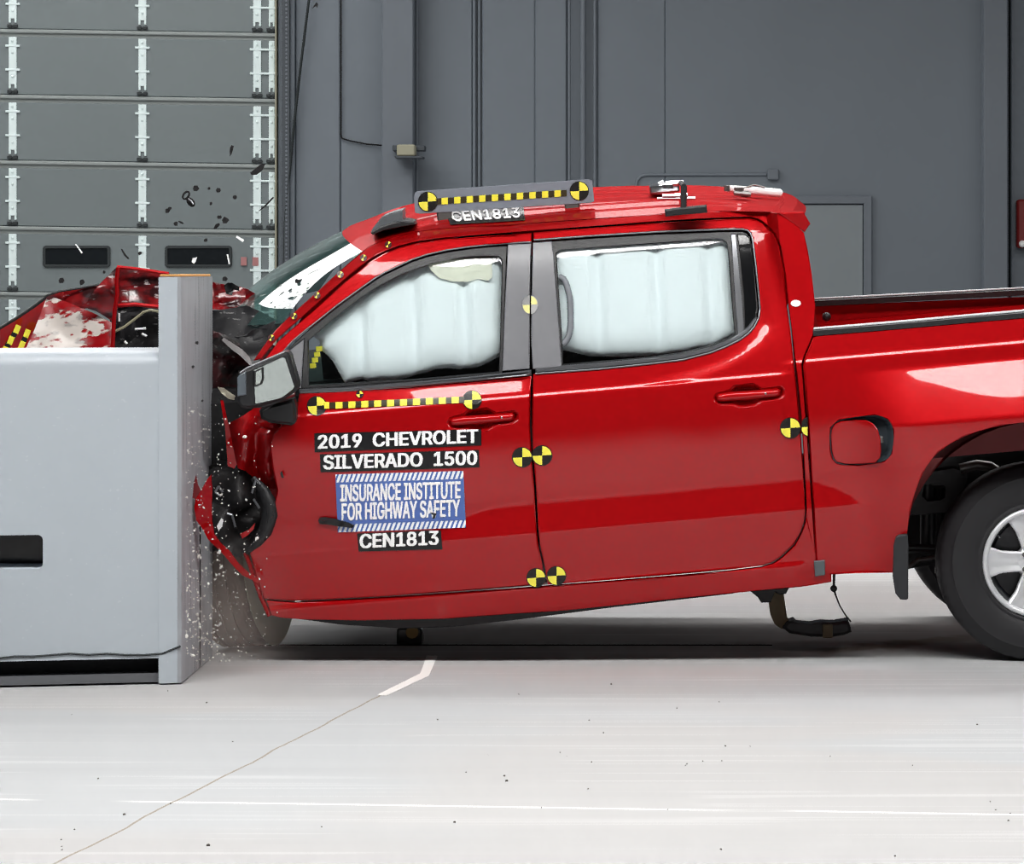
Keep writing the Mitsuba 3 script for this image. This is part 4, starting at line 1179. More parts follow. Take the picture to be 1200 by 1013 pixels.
# ---- crushed front end
def crumpled(name, uv, y0, mat_, amp=.03, freq=7.0, seed=1, tx=0.0, tz=0.0, res=.02, label=None, thick=.004, fold=1.0, smooth=25):
    c = Polygon(onplane(uv, y0)).buffer(0).centroid
    d_ = rays(uv); y_ = np.full(len(d_), y0)
    for _ in range(12):
        t_ = (y_ - CT[1]) / d_[:, 1]
        x_, z_ = CT[0] + t_ * d_[:, 0], CT[2] + t_ * d_[:, 2]
        y_ = y0 + tx * (x_ - c.x) + tz * (z_ - c.y)
    g = Polygon(np.c_[x_, z_]).buffer(0)
    if g.geom_type != 'Polygon': g = max(g.geoms, key=lambda q: q.area)

    def f(x, z):
        p = np.stack([x * freq, z * freq, np.full_like(x, seed * 3.7)], -1)
        n = meshkit.fbm(p, 3, seed)
        rd = 1 - np.abs(2 * meshkit.noise(p * 1.3 + 5, seed + 3) - 1)
        return y0 + tx * (x - c.x) + tz * (z - c.y) + amp * ((n - .5) * 1.2 + fold * (rd - .5))
    return part(name, skin(g, f, thick=thick, res=res, bevel=0), mat_, smooth, label=label)


# far fender and hood remains above the barrier (seen over its lower block)
crumpled('hood__fender', [(-60, 412), (-60, 408), (0, 386), (20, 374), (57, 347), (64, 352), (46, 384), (30, 420), (-60, 420)], .75, RED, .012, 4, 3, tx=.1, tz=-.05, label='dark red fender side still in shape')
part('hood__fender_edge', tube([pl(u, v, .70) for u, v in [(-60, 411), (0, 384.6), (20, 372.6), (40, 359), (57, 346.4)]], .0065, 8), BLACKP, 40)
for u, v in [(20, 386), (12.6, 399), (5.5, 411), (31.6, 391), (25.6, 404.6)]:
    q = pl(u, v, .66); a = math.radians(62)
    m = box(-.017, .017, -.002, .002, -.011, .011); m.apply_transform(trimesh.transformations.rotation_matrix(-a, [0, 1, 0])); m.apply_translation(q)
    part('hood__yellow_tape', m, YELLOW, False)
for u, v in [(16.4, 392.4), (9, 405), (28.6, 398)]:
    q = pl(u, v, .664); a = math.radians(62)
    m = box(-.012, .012, -.002, .002, -.011, .011); m.apply_transform(trimesh.transformations.rotation_matrix(-a, [0, 1, 0])); m.apply_translation(q)
    part('hood__black_tape', m, BLACKV, False)
crumpled('hood__fold', [(54, 350), (56, 345.6), (70, 341), (92, 337.6), (116, 333.4), (126, 340), (100, 362), (78, 358), (62, 354)], .70, 'mat_crumpled_red', .035, 9, 5, tz=.15, label='red fold of the hood edge')
part('hood__fold_edge', tube([pl(u, v, .68) for u, v in [(52, 348.6), (56, 346), (70, 341.4), (92, 338), (116, 333.6)]], .005, 6), BLACKP, 40)
crumpled('hood__scuffed_panel', [(53, 351), (60, 348.6), (80, 355), (108, 366), (134, 379), (133, 395), (131, 420), (20, 420), (30, 408), (40, 384)], .60, 'mat_scuffed_paint', .05, 6, 11, tz=.5, res=.014, label='crumpled red panel scraped down to white')
crumpled('hood__buckle', [(139, 313.6), (134, 314.6), (118, 332), (100, 356), (95, 360), (112, 366), (134, 379), (138, 362), (137, 340)], .58, 'mat_crumpled_red', .09, 9, 17, tx=.3, tz=.1, res=.012, label='buckled red fold with scrapes')
crumpled('hood__box_panel', [(138, 313.4), (160, 316), (198, 321.4), (198, 361), (186, 361.4), (160, 359.6), (137.6, 361)], .62, 'mat_crumpled_red', .03, 7, 21, tz=.25, res=.014, label='red inner hood panel')
part('hood__panel_flange', cat(tube([pl(u, v, .60) for u, v in [(137.4, 313), (160, 315.4), (198, 321)]], .008, 6), tube([pl(u, v, .60) for u, v in [(136, 358.4), (158, 356.8), (186, 359.6), (198, 359)]], .009, 6)), 'mat_red_paint', 40)
part('hood__panel_crease', tube([pl(u, v, .56) for u, v in [(138.4, 313.6), (136.8, 330), (137.6, 346), (134.6, 362), (133.4, 380), (132, 412)]], .009, 6), RED, 40)
crumpled('engine_bay', [(128, 360), (200, 358), (200, 425), (128, 425)], .80, 'mat_engine_bay', .10, 12, 9, res=.014, label='black engine bay parts behind the barrier')
part('engine_bay__hose', tube([pl(u, v, .60) for u, v in [(134.6, 388.6), (146, 383), (158, 374), (168, 366), (176, 363.4), (187, 365.4), (196, 366)]], .006, 6), mat('hose', (150, 146, 120), .5), 40, label='thin beige hose')
parts('engine_bay__chip', ([tube([pl(u0, v0, .62), pl(u1, v1, .62)], .005, 5) for u0, v0, u1, v1 in [(158, 386, 171, 385), (139.4, 367, 139.8, 377), (146, 400, 149, 403), (166, 391, 172, 394)]]), WHITEP, False)
crumpled('engine_bay__block', [(-90, 400), (128, 380), (128, 470), (-90, 470)], 1.0, DARK, .05, 6, 2, res=.05)
crumpled('hood__far_corner', [(243, 331), (252, 331.4), (262, 333), (274, 335), (290, 340), (307, 347.4), (298, 351), (286, 356), (276, 361.6), (262, 363.4), (243, 363.4)], .72, 'mat_crumpled_red', .08, 9, 31, tz=.6, res=.012, label='torn dark red hood corner beside the windshield')
crumpled('hood__far_corner_tear', [(262, 335), (266, 331.8), (272, 332), (280, 336), (279.6, 341.6), (273, 340), (271, 347), (264, 345)], .66, BLACKP, .05, 14, 33, res=.008)
crumpled('cowl', [(243, 364), (262, 363), (276, 361), (290, 358), (330, 378), (322, 392), (306, 398), (290, 414), (270, 400), (243, 392)], .40, 'mat_engine_bay', .06, 10, 41, tz=.6, res=.014, label='black broken cowl under the windshield')
crumpled('cowl__side', [(280, 396), (300, 386), (322, 376), (334, 377), (322, 396), (306, 420), (298, 430), (282, 414)], .20, BLACKP, .02, 9, 47, tz=.3, res=.015)
cw_ = [(259.6, 398.4), (262, 396), (272, 402), (284, 410), (292, 418), (296, 428), (292.6, 428), (282, 417.6), (270, 408.6)]
crumpled('cowl__trim_strip', cw_, .16, mat('cowl_strip', (116, 112, 112), .4), .012, 9, 43, tz=.4, res=.01, label='bent grey cowl strip')
crumpled('cowl__wiper_arm', [(274, 395.6), (288, 394), (296, 386.4), (318, 385), (322, 388), (308, 394), (301.4, 402), (299.6, 413), (291, 414), (286, 402)], .20, BLACKP, .03, 14, 45, res=.01, label='black wiper linkage')
CAV = [(243, 386), (262, 392), (282, 402), (296, 420), (316, 402), (330, 440), (346, 470), (346, 500), (330, 506), (322, 520), (326, 550), (330, 580), (322, 610), (300, 640), (286, 652), (243, 652)]
crumpled('crushed_bay', CAV, .34, 'mat_cavity', .14, 9, 51, res=.018, label='dark crushed wheel bay ahead of the door')
crumpled('crushed_bay__door_edge', [(300, 430), (318, 404), (331, 412), (320, 424), (346, 458), (346, 492), (326, 502), (312, 484), (296, 470)], .14, 'mat_crumpled_red', .05, 10, 53, res=.012)
crumpled('front_fender', [(302, 476), (322, 492), (332, 502), (326, 508), (318, 523), (322, 548), (327, 572), (323, 592), (317, 606), (310, 588), (300, 566), (288, 552), (279, 548), (272, 520), (266, 498), (284, 488)], .09, RED, .075, 7, 57, tx=-.25, res=.012, label='buckled red fender remnant beside the door')
crumpled('front_fender__strip', [(258, 469), (261.5, 470), (268, 498), (277.4, 545), (274, 549.6), (266.6, 546.6), (263.6, 500)], .05, RED, .02, 7, 59, tx=.6, res=.01, label='torn upright strip of red fender')
crumpled('front_fender__lamp_shard', [(254.6, 454), (262, 455), (275.4, 464.6), (274, 469.4), (268, 468), (259, 461)], .04, 'mat_dusty_metal', .03, 20, 61, res=.006, label='broken pale lamp piece')
crumpled('front_fender__wrinkle', [(300, 488), (344, 496), (322, 502), (306, 500)], .10, RED, .03, 16, 63, res=.01)
LINER = [(243, 548), (258, 540), (280, 546), (296, 560), (308, 574), (315.6, 590), (317.6, 602), (312, 622), (304, 634), (290, 648), (280, 656), (262, 648), (250, 624), (246, 590)]
crumpled('wheel_liner', LINER, .10, mat('liner', (36, 35, 36), .6), .10, 9, 67, res=.010, label='black torn plastic wheel arch liner')
ar = [(296, 560), (309, 575), (316.4, 592), (317.4, 603), (311, 623), (302, 636), (289, 648.6)]
part('wheel_liner__edge', tube([pl(u, v, .02) for u, v in ar], [.012, .022, .032, .034, .030, .022, .010], 10), BLACKP, 50, label='rolled black liner edge')
parts('wheel_liner__bracket', ([tube([pl(a, b, .0), pl(c_, d, .0)], .005, 6) for a, b, c_, d in [(252, 577, 256, 570), (256, 570, 261, 577), (252, 577, 259, 582), (266, 602, 272, 604), (272, 604, 276, 618), (295, 578, 300, 562), (300, 562, 305, 568), (297, 585, 304, 596)]]), SATIN, 40)
crumpled('wheel_liner__label', [(254, 617), (259, 607.5), (261.6, 610), (260, 618), (256, 622.6)], -.01, WHITEV, .01, 9, 71, res=.006, label='small white label')
crumpled('wheel_liner__red_chip', [(281, 626), (292, 621), (299, 613), (297, 621), (290, 628), (284, 631.6)], -.01, RED, .02, 15, 73, res=.006)
BF = [(247, 557), (243.4, 561), (236, 574), (229, 584), (227.4, 596), (229.4, 610), (235, 617.5), (243, 632), (257, 646), (270, 660), (284, 675), (300, 683.4), (303.4, 684.6), (303, 679), (292, 673), (280, 661), (268, 646), (258, 637), (250.6, 626), (248, 612), (247.6, 590), (248.4, 575)]
crumpled('fender_flare', BF, -.30, RED, .03, 9, 77, tx=1.7, res=.010, label='curved red strip torn from the fender, bent round the barrier edge', thick=.012)
part('fender_flare__spike', extr(Polygon(onplane([(225.6, 584), (227, 566), (229.6, 557.6), (231.6, 568), (235, 576), (229, 585)], -.56)), -.56, -.55), REDIN, 30)
parts('fender_flare__clip', ([box(*(lambda q: (q[0] - .006, q[0] + .006, -.085, -.07, q[2] - .008, q[2] + .008))(pl(u, v, -.08)), .002) for u, v in [(262, 646.5), (266, 651), (270, 655.6), (274.6, 660.4), (279.4, 665.4), (285, 670), (291, 675), (297, 678.6)]]), REDIN, 30)
part('lower_edge', tube([pl(u, v, .03) for u, v in [(287.6, 648), (293, 662), (299, 680), (306, 700), (316, 722)]], .010, 8), RED, 40)

# front wheel, torn back and turned so that its tread faces us
fw = thing  # (kept as a part of the truck)
wc0 = P(276, 700, .30)
def front_wheel():
    m = tire_mesh(.385, .235, .20)
    v = np.asarray(m.vertices) - [0, .117, 0]
    m = trimesh.Trimesh(v, m.faces, process=False)
    return m
A_ = trimesh.transformations
fm_ = A_.rotation_matrix(math.radians(-4), [0, 1, 0]) @ A_.rotation_matrix(math.radians(-101), [0, 0, 1])
zf_ = .372
tw = front_wheel(); tw.apply_transform(fm_); tw.apply_translation([wc0[0] - .012, .60, zf_])
tw = trimesh.Trimesh(tw.vertices, tw.faces, process=False)
tw.apply_translation([0, 0, .004 - tw.bounds[0][2]])
put(f'{TR}__front_wheel__tire', tw, 'mat_dusty_rubber', 30, label='dusty front tire turned sideways against the barrier')
rm = lathe([(.205, -.108), (.19, -.112), (.10, -.09), (0, -.085)], 48); rm.apply_transform(fm_); rm.apply_translation([wc0[0] - .012, .60, zf_]); put(f'{TR}__front_wheel__rim', rm, 'mat_dusty_metal', 40)
rm = lathe([(.345, .116), (.368, .128), (.30, .140), (.205, .135)], 64); rm.apply_transform(fm_); rm.apply_translation([wc0[0] - .012, .60, zf_]); put(f'{TR}__front_wheel__dusty_sidewall', rm, 'mat_dusty_metal', 40, label='pale dusted sidewall')

# ---- stickers and measuring targets
def side_off(off):
    return lambda x, z: S(x, z) - off


def decal_poly(name, uv, mat_, off=.003, res=.03, label=None):
    g = sidepoly(uv)
    V, F = gridfill(g, res)
    return part(name, trimesh.Trimesh(np.c_[V[:, 0], S(V[:, 0], V[:, 1]) - off, V[:, 1]], F, process=False), mat_, True, label=label)


VC = {'type': 'twosided', 'bsdf': {'type': 'principled', 'base_color': {'type': 'mesh_attribute', 'name': 'vertex_color'}, 'roughness': .35, 'specular': .5}}
scene['mat_print'] = VC


def quadrant_disc(name, u, v, r_px, y=None, off=.003, clip=None, dark=(22, 20, 18), bright=(247, 236, 84), label='yellow and black quadrant target', tilt=-.06, rx=1.0):
    """round target in four quarters, black at upper left and lower right"""
    vs, fs, cs = [], [], []
    def add(poly, col):
        for pg in polys(poly):
            vv, ff = gridfill(pg, 6.0)
            fs.append(ff + sum(len(q) for q in vs)); vs.append(vv); cs.append(np.tile(lin(*col), (len(vv), 1)))
    c = Point(u, v).buffer(r_px, 16); c = shapely.affinity.scale(c, rx, 1)
    rim = c.difference(shapely.affinity.scale(c, .93, .93))
    core = shapely.affinity.scale(c, .93, .93)
    big = 60
    for sx in (-1, 1):
        for sy in (-1, 1):
            q = Polygon([(u, v), (u + sx * big, v + tilt * sx * big), (u + sx * big, v + sy * big), (u, v + sy * big)])
            q = core.intersection(q)
            if clip is not None: q = q.intersection(clip)
            add(q, bright if (sx * sy < 0) else dark)
    r_ = rim if clip is None else rim.intersection(clip)
    add(r_, dark if y is None or True else bright)
    V = np.vstack(vs); F = np.vstack(fs); C = np.vstack(cs)
    if y is None:
        xz = onside(V); V3 = np.c_[xz[:, 0], S(xz[:, 0], xz[:, 1]) - off, xz[:, 1]]
    else:
        xz = onplane(V, y); V3 = np.c_[xz[:, 0], np.full(len(xz), y - off), xz[:, 1]]
    key = numbered(f'{TR}__{name}')
    scene[key] = mikit.ply(W(trimesh.Trimesh(V3, F, process=False)), 'mat_print', False, color=C)
    if label: labels[key] = {'label': label}
    return key


quadrant_disc('front_door__quadrant_target', 371.3, 475.7, 11.5)
quadrant_disc('front_door__quadrant_target', 553.3, 468.7, 11.3)
quadrant_disc('front_door__quadrant_target', 612.0, 536.0, 11.9)
quadrant_disc('rear_door__quadrant_target', 635.3, 533.9, 11.9)
quadrant_disc('front_door__quadrant_target', 628.3, 677.2, 11.3, off=.005)
quadrant_disc('rear_door__quadrant_target', 652.2, 674.8, 11.3, off=.005)
quadrant_disc('rear_door__quadrant_target', 926.2, 501.6, 12.2, off=.005)
quadrant_disc('cab_side__quadrant_target', 949.6, 500.2, 12.0, off=.005, clip=shapely.box(939.5, 480, 946.3, 520))
quadrant_disc('front_door__pillar_target', 621.2, 357.2, 11.0, off=.004, clip=shapely.box(600, 330, 620.6, 390), dark=(150, 150, 150), bright=(236, 230, 150), rx=.84, label='half of a pale target on the pillar')
quadrant_disc('rear_door__pillar_target', 621.2, 357.2, 11.0, off=.004, clip=shapely.box(622.4, 330, 640, 390), dark=(170, 170, 170), bright=(236, 230, 150), rx=.84, label='half of a pale target on the pillar')
for j in range(10):
    u = 397.3 + 15.13 * j; v = 475.0 - (u - 397.3) * 6 / 136
    decal_poly('front_door__ruler_square', [(u - 4.2, v - 3.9 + .2), (u + 4.2, v - 3.9 - .2), (u + 4.2, v + 3.9 - .2), (u - 4.2, v + 3.9 + .2)], YELLOW, .004)
for j in range(11):
    u = 389.7 + 15.13 * j; v = 475.3 - (u - 389.7) * 6 / 136
    decal_poly('front_door__ruler_square', [(u - 3.3, v - 3.7), (u + 3.3, v - 4), (u + 3.3, v + 3.5), (u - 3.3, v + 3.8)], DARKV, .004)
decal_poly('front_door__ruler_square', [(380, 471), (386, 471), (386, 479), (380, 479)], YELLOW, .0035)
quadrant_disc('front_door__small_target', 421.6, 462.0, 4.2, off=.004, label=None)
for u, v in [(318, 396), (344.5, 370.5), (371.6, 346), (398.8, 321.6), (426, 302), (455, 286.6)]:
    quadrant_disc('cab_side__pillar_target', u, v, 4.0, off=.004, dark=(60, 10, 12), label=None, tilt=-.8)
decal_poly('cab_side__white_dot', [(932.5 + 6 * math.cos(a), 355.5 + 4 * math.sin(a)) for a in np.linspace(0, 2 * math.pi, 20)[:-1]], WHITEV, .003, label='white oval dot')


def side_text(name, text, p0, p1, cap, mat_, off, shifts=(-.55, .55), label=None, weight=True, dx=0.0):
    """lettering fitted between two baseline image points with the given cap height in pixels"""
    m = meshkit.text_mesh(text, 1.0, .02, bold=weight)
    v = np.asarray(m.vertices); x0, x1 = v[:, 0].min(), v[:, 0].max()
    a = (v[:, 0] - x0) / (x1 - x0)
    b = v[:, 1]
    p0, p1 = np.array(p0, float), np.array(p1, float)
    uv = p0 + a[:, None] * (p1 - p0) + np.c_[dx * b, -b * cap]
    lift = np.where(v[:, 2] > .01, off + .002, off)
    ms = []
    for sh in shifts:
        xz = onside(uv + [sh, 0])
        ms.append(trimesh.Trimesh(np.c_[xz[:, 0], S(xz[:, 0], xz[:, 1]) - lift, xz[:, 1]], m.faces, process=False))
    m = cat(*ms)
    return part(name, m, mat_, False, label=label)


decal_poly('front_door__sticker', [(368.4, 508), (564, 503), (564, 522), (369, 530)], BLACKV, label='black strip lettered with year and maker')
side_text('front_door__lettering', '2019  CHEVROLET', (373, 525.6), (560, 518.6), 15.2, WHITEV, .004)
decal_poly('front_door__sticker', [(375, 532.6), (561, 527.4), (562, 547.6), (375.7, 553.6)], BLACKV, label='black strip lettered with the model')
side_text('front_door__lettering', 'SILVERADO  1500', (379.4, 549.8), (558.8, 544.2), 15.6, WHITEV, .004)
QL = [(393, 556), (543, 552), (546, 618.4), (396, 624)]
decal_poly('front_door__sticker', QL, WHITEV, label='blue and white institute sticker with striped edges')
def qmap(a, b):
    a, b = np.asarray(a)[..., None], np.asarray(b)[..., None]
    q = np.array(QL)
    return (q[0] * (1 - a) + q[1] * a) * (1 - b) + (q[3] * (1 - a) + q[2] * a) * b
decal_poly('front_door__blue_field', [tuple(qmap(.0, .14)), tuple(qmap(1, .14)), tuple(qmap(1, .865)), tuple(qmap(0, .865))], BLUEV, .0045)
stripes = []
for b0, b1 in ((.0, .14), (.865, 1.0)):
    for k in range(28):
        a0 = k / 27.0
        ps = [(a0 - .012, b1), (a0 + .003, b1), (a0 + .029, b0), (a0 + .014, b0)]
        pg = Polygon(ps).intersection(shapely.box(0, 0, 1, 1))
        if pg.is_empty: continue
        c = np.array(pg.exterior.coords)[:-1]
        xz = onside(qmap(c[:, 0], c[:, 1]))
        V, F = earcut(Polygon(xz))
        stripes.append(trimesh.Trimesh(np.c_[V[:, 0], S(V[:, 0], V[:, 1]) - .0045, V[:, 1]], F, process=False))
part('front_door__stripe', cat(*stripes), BLUEV, False, label='blue slanted stripes', kind='stuff')
side_text('front_door__lettering', 'INSURANCE INSTITUTE', (399, 587.4), (539.6, 583.4), 18.8, WHITEV, .0055, (-.28, .28))
side_text('front_door__lettering', 'FOR HIGHWAY SAFETY', (400.6, 609.4), (538.8, 604.6), 18.8, WHITEV, .0055, (-.28, .28))
decal_poly('front_door__sticker', [(418.6, 625.4), (516.6, 621.4), (518.4, 643.8), (420.4, 646.4)], BLACKV, label='black strip with the test number')
side_text('front_door__lettering', 'CEN1813', (422, 642.2), (513.8, 637.8), 15.6, WHITEV, .004)
# scraps of black tape over the sticker
crp = [(373, 610), (375, 606.4), (381, 605.6), (393, 607.6), (398, 609.6), (408, 612), (416, 615.6), (413, 618.6), (405, 617.4), (396, 616.4), (385, 614.6), (375, 614)]
g = sidepoly(crp)
thing('flying_tape_scrap', 'long black torn scrap across the lower left corner of the blue sticker', 'debris')
m = skin(g, lambda x, z: S(x, z) - .010 - .006 * meshkit.noise(np.stack([x * 80, z * 80, 0 * x], -1), 2), thick=.003, res=.01, bevel=0)
scene['flying_tape_scrap'] = mikit.ply(W(m), BLACKV, 30)

# ---- roof gear
y_b = .42
bp = [(486.4, 249.6), (484.8, 231), (486.4, 225.4), (490, 224.2), (690, 210.2), (694, 212), (696.4, 236.4), (692, 237.8), (492, 250.6)]
part('roof_board', extr(Polygon(onplane(smooth_poly(bp, 1.5), y_b)), y_b, y_b + .006, .001), GREYB, 30, label='grey measuring board standing on the roof')
quadrant_disc('roof_board__quadrant_target', 501.4, 236.4, 11.6, y=y_b, off=.003)
quadrant_disc('roof_board__quadrant_target', 678.8, 223.8, 11.2, y=y_b, off=.003)
def plane_quad(name, uv, y, mat_):
    V, F = earcut(Polygon(onplane(uv, y)))
    part(name, trimesh.Trimesh(np.c_[V[:, 0], np.full(len(V), y), V[:, 1]], F, process=False), mat_, False)
for j in range(21):
    u = 513.8 + 7.35 * j; v = 236.1 - (u - 513.8) * .0655
    w = 3.75 if j % 2 else 3.3
    h = 3.9 if j % 2 else 3.6
    plane_quad('roof_board__ruler_square', [(u - w, v - h + .25), (u + w, v - h - .25), (u + w, v + h - .25), (u - w, v + h + .25)], y_b - .003, YELLOW if j % 2 else DARKV)
parts('roof_board__foot', ([box(q[0] - .03, q[0] + .03, y_b + .004, y_b + .06, q[2] - .05, q[2] + .03, .006) for q in (pl(520, 246, y_b), pl(670, 236, y_b))]), STEEL, 30)
# grey fairing at the front of the roof
fa_ = [(434, 272.2), (438, 266), (447.5, 254.2), (458, 250), (471.6, 246.2), (472, 260)]
part('roof_fairing', extr(Polygon(onplane(fa_, .40)), .40, .60, .004), mat('fairing', (98, 102, 106), .4), 30, label='grey wedge fairing at the front of the roof')
part('roof_fairing__base', extr(Polygon(onplane([(434, 273), (446, 266), (460, 261.6), (472, 259.6), (485, 259.6), (487, 263.2), (470, 266), (450, 270), (437, 275.4)], .33)), .33, .62, .004), BLACKP, 30)
# clamp and camera bar
yk = .16
part('roof_clamp__pad', cat(extr(Polygon(onplane([(779, 246), (798, 243.6), (828, 240.8), (829, 249.4), (800, 251.8), (780, 254)], yk)), yk, yk + .05, .006)), BLACKP, 30, label='black roof clamp')
part('roof_clamp__post', cat(tube([pl(801, 247, yk + .03), pl(801.4, 218, yk + .05)], .012, 8), tube([pl(801.4, 218, yk + .05), pl(798, 214, .5), pl(792, 217, .9)], .010, 8)), BLACKP, 40)
parts('roof_clamp__bracket', (box(*(lambda q: (q[0] - .10, q[0] + .02, .55, .80, q[2] - .02, q[2] + .012))(pl(790, 219, .6)), .006), tube([pl(780, 215.6, .55), pl(801, 214.6, .55)], .012, 8), tube([pl(773, 218, .6), pl(779, 214.4, .6)], .016, 8), tube([pl(783, 216.4, .5), pl(783, 221, .5)], .02, 10), tube([pl(776, 230, .35), pl(806, 229, .35)], .009, 8), tube([pl(770, 233, .35), pl(815, 232.4, .35)], .006, 8)), CHROME, 30, label='shiny metal bracket')
part('roof_bar', cat(tube([pl(851, 221, .75), pl(880, 223.6, .75), pl(914, 226.4, .75), pl(917, 226.8, .75)], [.014, .018, .018, .010], 12)), WHITEP, 40, label='white bar lying on the roof')
parts('roof_bar__clamp', (tube([pl(866, 220, .60), pl(866, 229, .60)], .020, 8), tube([pl(873, 224, .60), pl(873, 231, .60)], .016, 8), tube([pl(860, 226, .58), pl(880, 228, .58)], .010, 8), tube([pl(852, 217.4, .60), pl(852, 224, .60)], .012, 8), tube([pl(872, 220.4, .74), pl(884, 216.6, .74), pl(896, 219.6, .74)], .004, 6)), STEEL, 40)
# tape with the test number lying on the roof, read from our side
def roof_map(a, b, lift):
    """a along the truck (0..1 over the sticker), b up the roof"""
    kx = .225 + .16 * np.asarray(a); ks = .030 + .070 * np.asarray(b)
    return roof_at(kx, ks) + np.array([0, 0, lift])
aa, bb = np.meshgrid(np.linspace(-.06, 1.06, 20), np.linspace(-.25, 1.25, 12), indexing='ij')
part('roof_sticker', grid_mesh(roof_map(aa, bb, .004)), BLACKV, True, label='black strip with the test number on the roof')
tm = meshkit.text_mesh('CEN1813', 1.0, .02, bold=True); v = np.asarray(tm.vertices)
part('roof_sticker__lettering', trimesh.Trimesh(roof_map((v[:, 0] - v[:, 0].min()) / np.ptp(v[:, 0]), v[:, 1], 0) + np.c_[0 * v[:, 0], -.002 + 0 * v[:, 0], .006 + .001 * (v[:, 2] > .01)], tm.faces, process=False), WHITEV, False)

# ---- things under and around the truck
def floor_box(u, v, z=0): return PF(u, v, z)


q0 = PF(480, 757)
thing('tow_dolly', 'small black tow dolly with a brass roller standing under the sill', 'tow dolly')
put('tow_dolly__body', cat(box(q0[0] - .052, q0[0] + .052, q0[1] - .02, q0[1] + .10, .002, .075, .008), box(q0[0] - .045, q0[0] - .012, q0[1] - .02, q0[1] + .03, .07, .085, .004)), BLACKG)
put('tow_dolly__roller', tube([[q0[0] + .012, q0[1] - .03, .058], [q0[0] + .012, q0[1] + .0, .058]], .026, 16), mat('brass', (128, 104, 62), .4, metal=.6), 40)
put('tow_dolly__bracket', cat(box(q0[0] - .03, q0[0] + .045, q0[1] + .0, q0[1] + .05, .072, .098, .006)), mat('rusty', (112, 84, 48), .6))
put('floor_slot', cat(box(PF(300, 757)[0], PF(905, 757)[0], q0[1] - .006, q0[1] + .012, .0005, .004)), DARK, label='long dark cable slot in the floor beneath the truck', cat='floor slot')
tp = [PF(u, v) for u, v in [(500, 769), (513, 769), (502.5, 792.5), (452.5, 816), (442, 815), (492.5, 790)]]
m = trimesh.creation.extrude_polygon(Polygon([(p[0], p[1]) for p in tp]), .0012, engine='earcut')
m.apply_translation([0, 0, .0004])
put('floor_tape', m, PAPER, label='kinked strip of pale tape stuck on the floor in front of the truck', cat='tape')
# strap with a black block dragging behind the sill
thing('tow_strap', 'dangling brown webbing strap holding a black block under the rear door', 'strap')
sp = np.array([P(898, 688, .45), P(908, 694, .45), P(909.5, 705, .45), P(912, 722, .45), P(917, 733, .45), P(924, 738, .45)])
G = np.array([[p + [-.032, 0, .004], p + [.032, .012, -.004]] for p in sp])
sm = grid_mesh(G); sm2 = trimesh.Trimesh(np.asarray(sm.vertices) + [0.004, .008, 0], np.asarray(sm.faces)[:, ::-1], process=False)
put('tow_strap__webbing', cat(sm, sm2), BROWN, 40)
bk = [(917, 736), (922, 729), (931, 726.4), (934, 730), (950, 731.6), (962, 729.4), (978, 730), (994, 727), (997, 735), (998, 741), (990, 744.6), (974, 747), (950, 746.6), (925, 742.6)]
bpw = Polygon([tuple(P(u, v, .44)[[0, 2]]) for u, v in bk])
m = extr(bpw, .44, .56, .012)
put('tow_strap__block', m, BLACKP, 40)
put('tow_strap__buckle', cat(box(P(964, 0, .43)[0], P(976, 0, .43)[0], .425, .57, P(0, 748, .43)[2], P(0, 732, .43)[2], .004)), BROWN)
put('tow_strap__hanger', cat(extr(Polygon([tuple(P(u, v, .45)[[0, 2]]) for u, v in [(878, 692), (925, 688), (921, 696), (914, 697), (908, 694), (903, 706), (892, 706.4), (888, 700)]]), .44, .50, .004)), BLACKP, 30)
put('hanging_wire', tube([P(977.5, 672, .42), P(977, 690, .42), P(979, 697, .42), P(984, 710, .42), P(990, 720, .42), P(997, 729, .42)], [.006, .006, .004, .003, .003, .004], 6), BLACKP, 40, label='thin black wire hanging from the truck down to the black block', cat='wire')
put('hanging_wire__knot', trimesh.creation.icosphere(2, .014).apply_translation(P(977, 690, .42)), BLACKP, True)

# ---- flying debris
def shard(u, v, Y, pts, mat_, label, thick=.008, group=None, rot=0, key='plastic_shard'):
    c = P(u, v, Y); s = (Y + CAMD) / FPX
    pg = Polygon([(a * s * 1.2, -b * s * 1.2) for a, b in pts]).buffer(0)
    if pg.geom_type != 'Polygon': pg = max(pg.geoms, key=lambda q: q.area)
    m = trimesh.creation.extrude_polygon(pg, thick, engine='earcut')
    vv = np.asarray(m.vertices)
    vv = np.c_[vv[:, 0], vv[:, 2] + .25 * vv[:, 0] + .4 * vv[:, 1], vv[:, 1]]
    k = numbered(key)
    put(k, trimesh.Trimesh(vv + c, m.faces, process=False), mat_, 20, label=label, cat='debris', group=group, exact=True)
    return k


shard(302, 199, .9, [(-7, 3), (2, -5), (7, -6), (4, 1), (-1, 5), (-6, 5)], DARK, 'black kite shaped fragment flying in front of the door hinge strip')
shard(312, 239, .9, [(-7, 7), (-3, 3), (6, -7), (7, -6), (0, 2), (-6, 7)], DARK, 'thin slanted black sliver flying beside the roller door edge')
shard(271, 176, .9, [(-1, 6), (-1.5, -2), (0, -5), (2, -4), (.6, 3)], DARK, 'small upright black sliver flying at the upper right of the debris cloud')
thing('flying_clip', 'black ring shaped clip flying above the barrier', 'debris')
c = P(218, 229, .9); s_ = 15.4 / FPX
a = np.linspace(0, 2 * np.pi, 14)
put('flying_clip__ring', tube([c + np.array([math.cos(t) * 3 * s_ + math.sin(t) * 2 * s_, .01 * math.sin(t), math.sin(t) * 4.4 * s_ - math.cos(t) * 1.0 * s_]) for t in a], .0045, 6), DARK, 40)
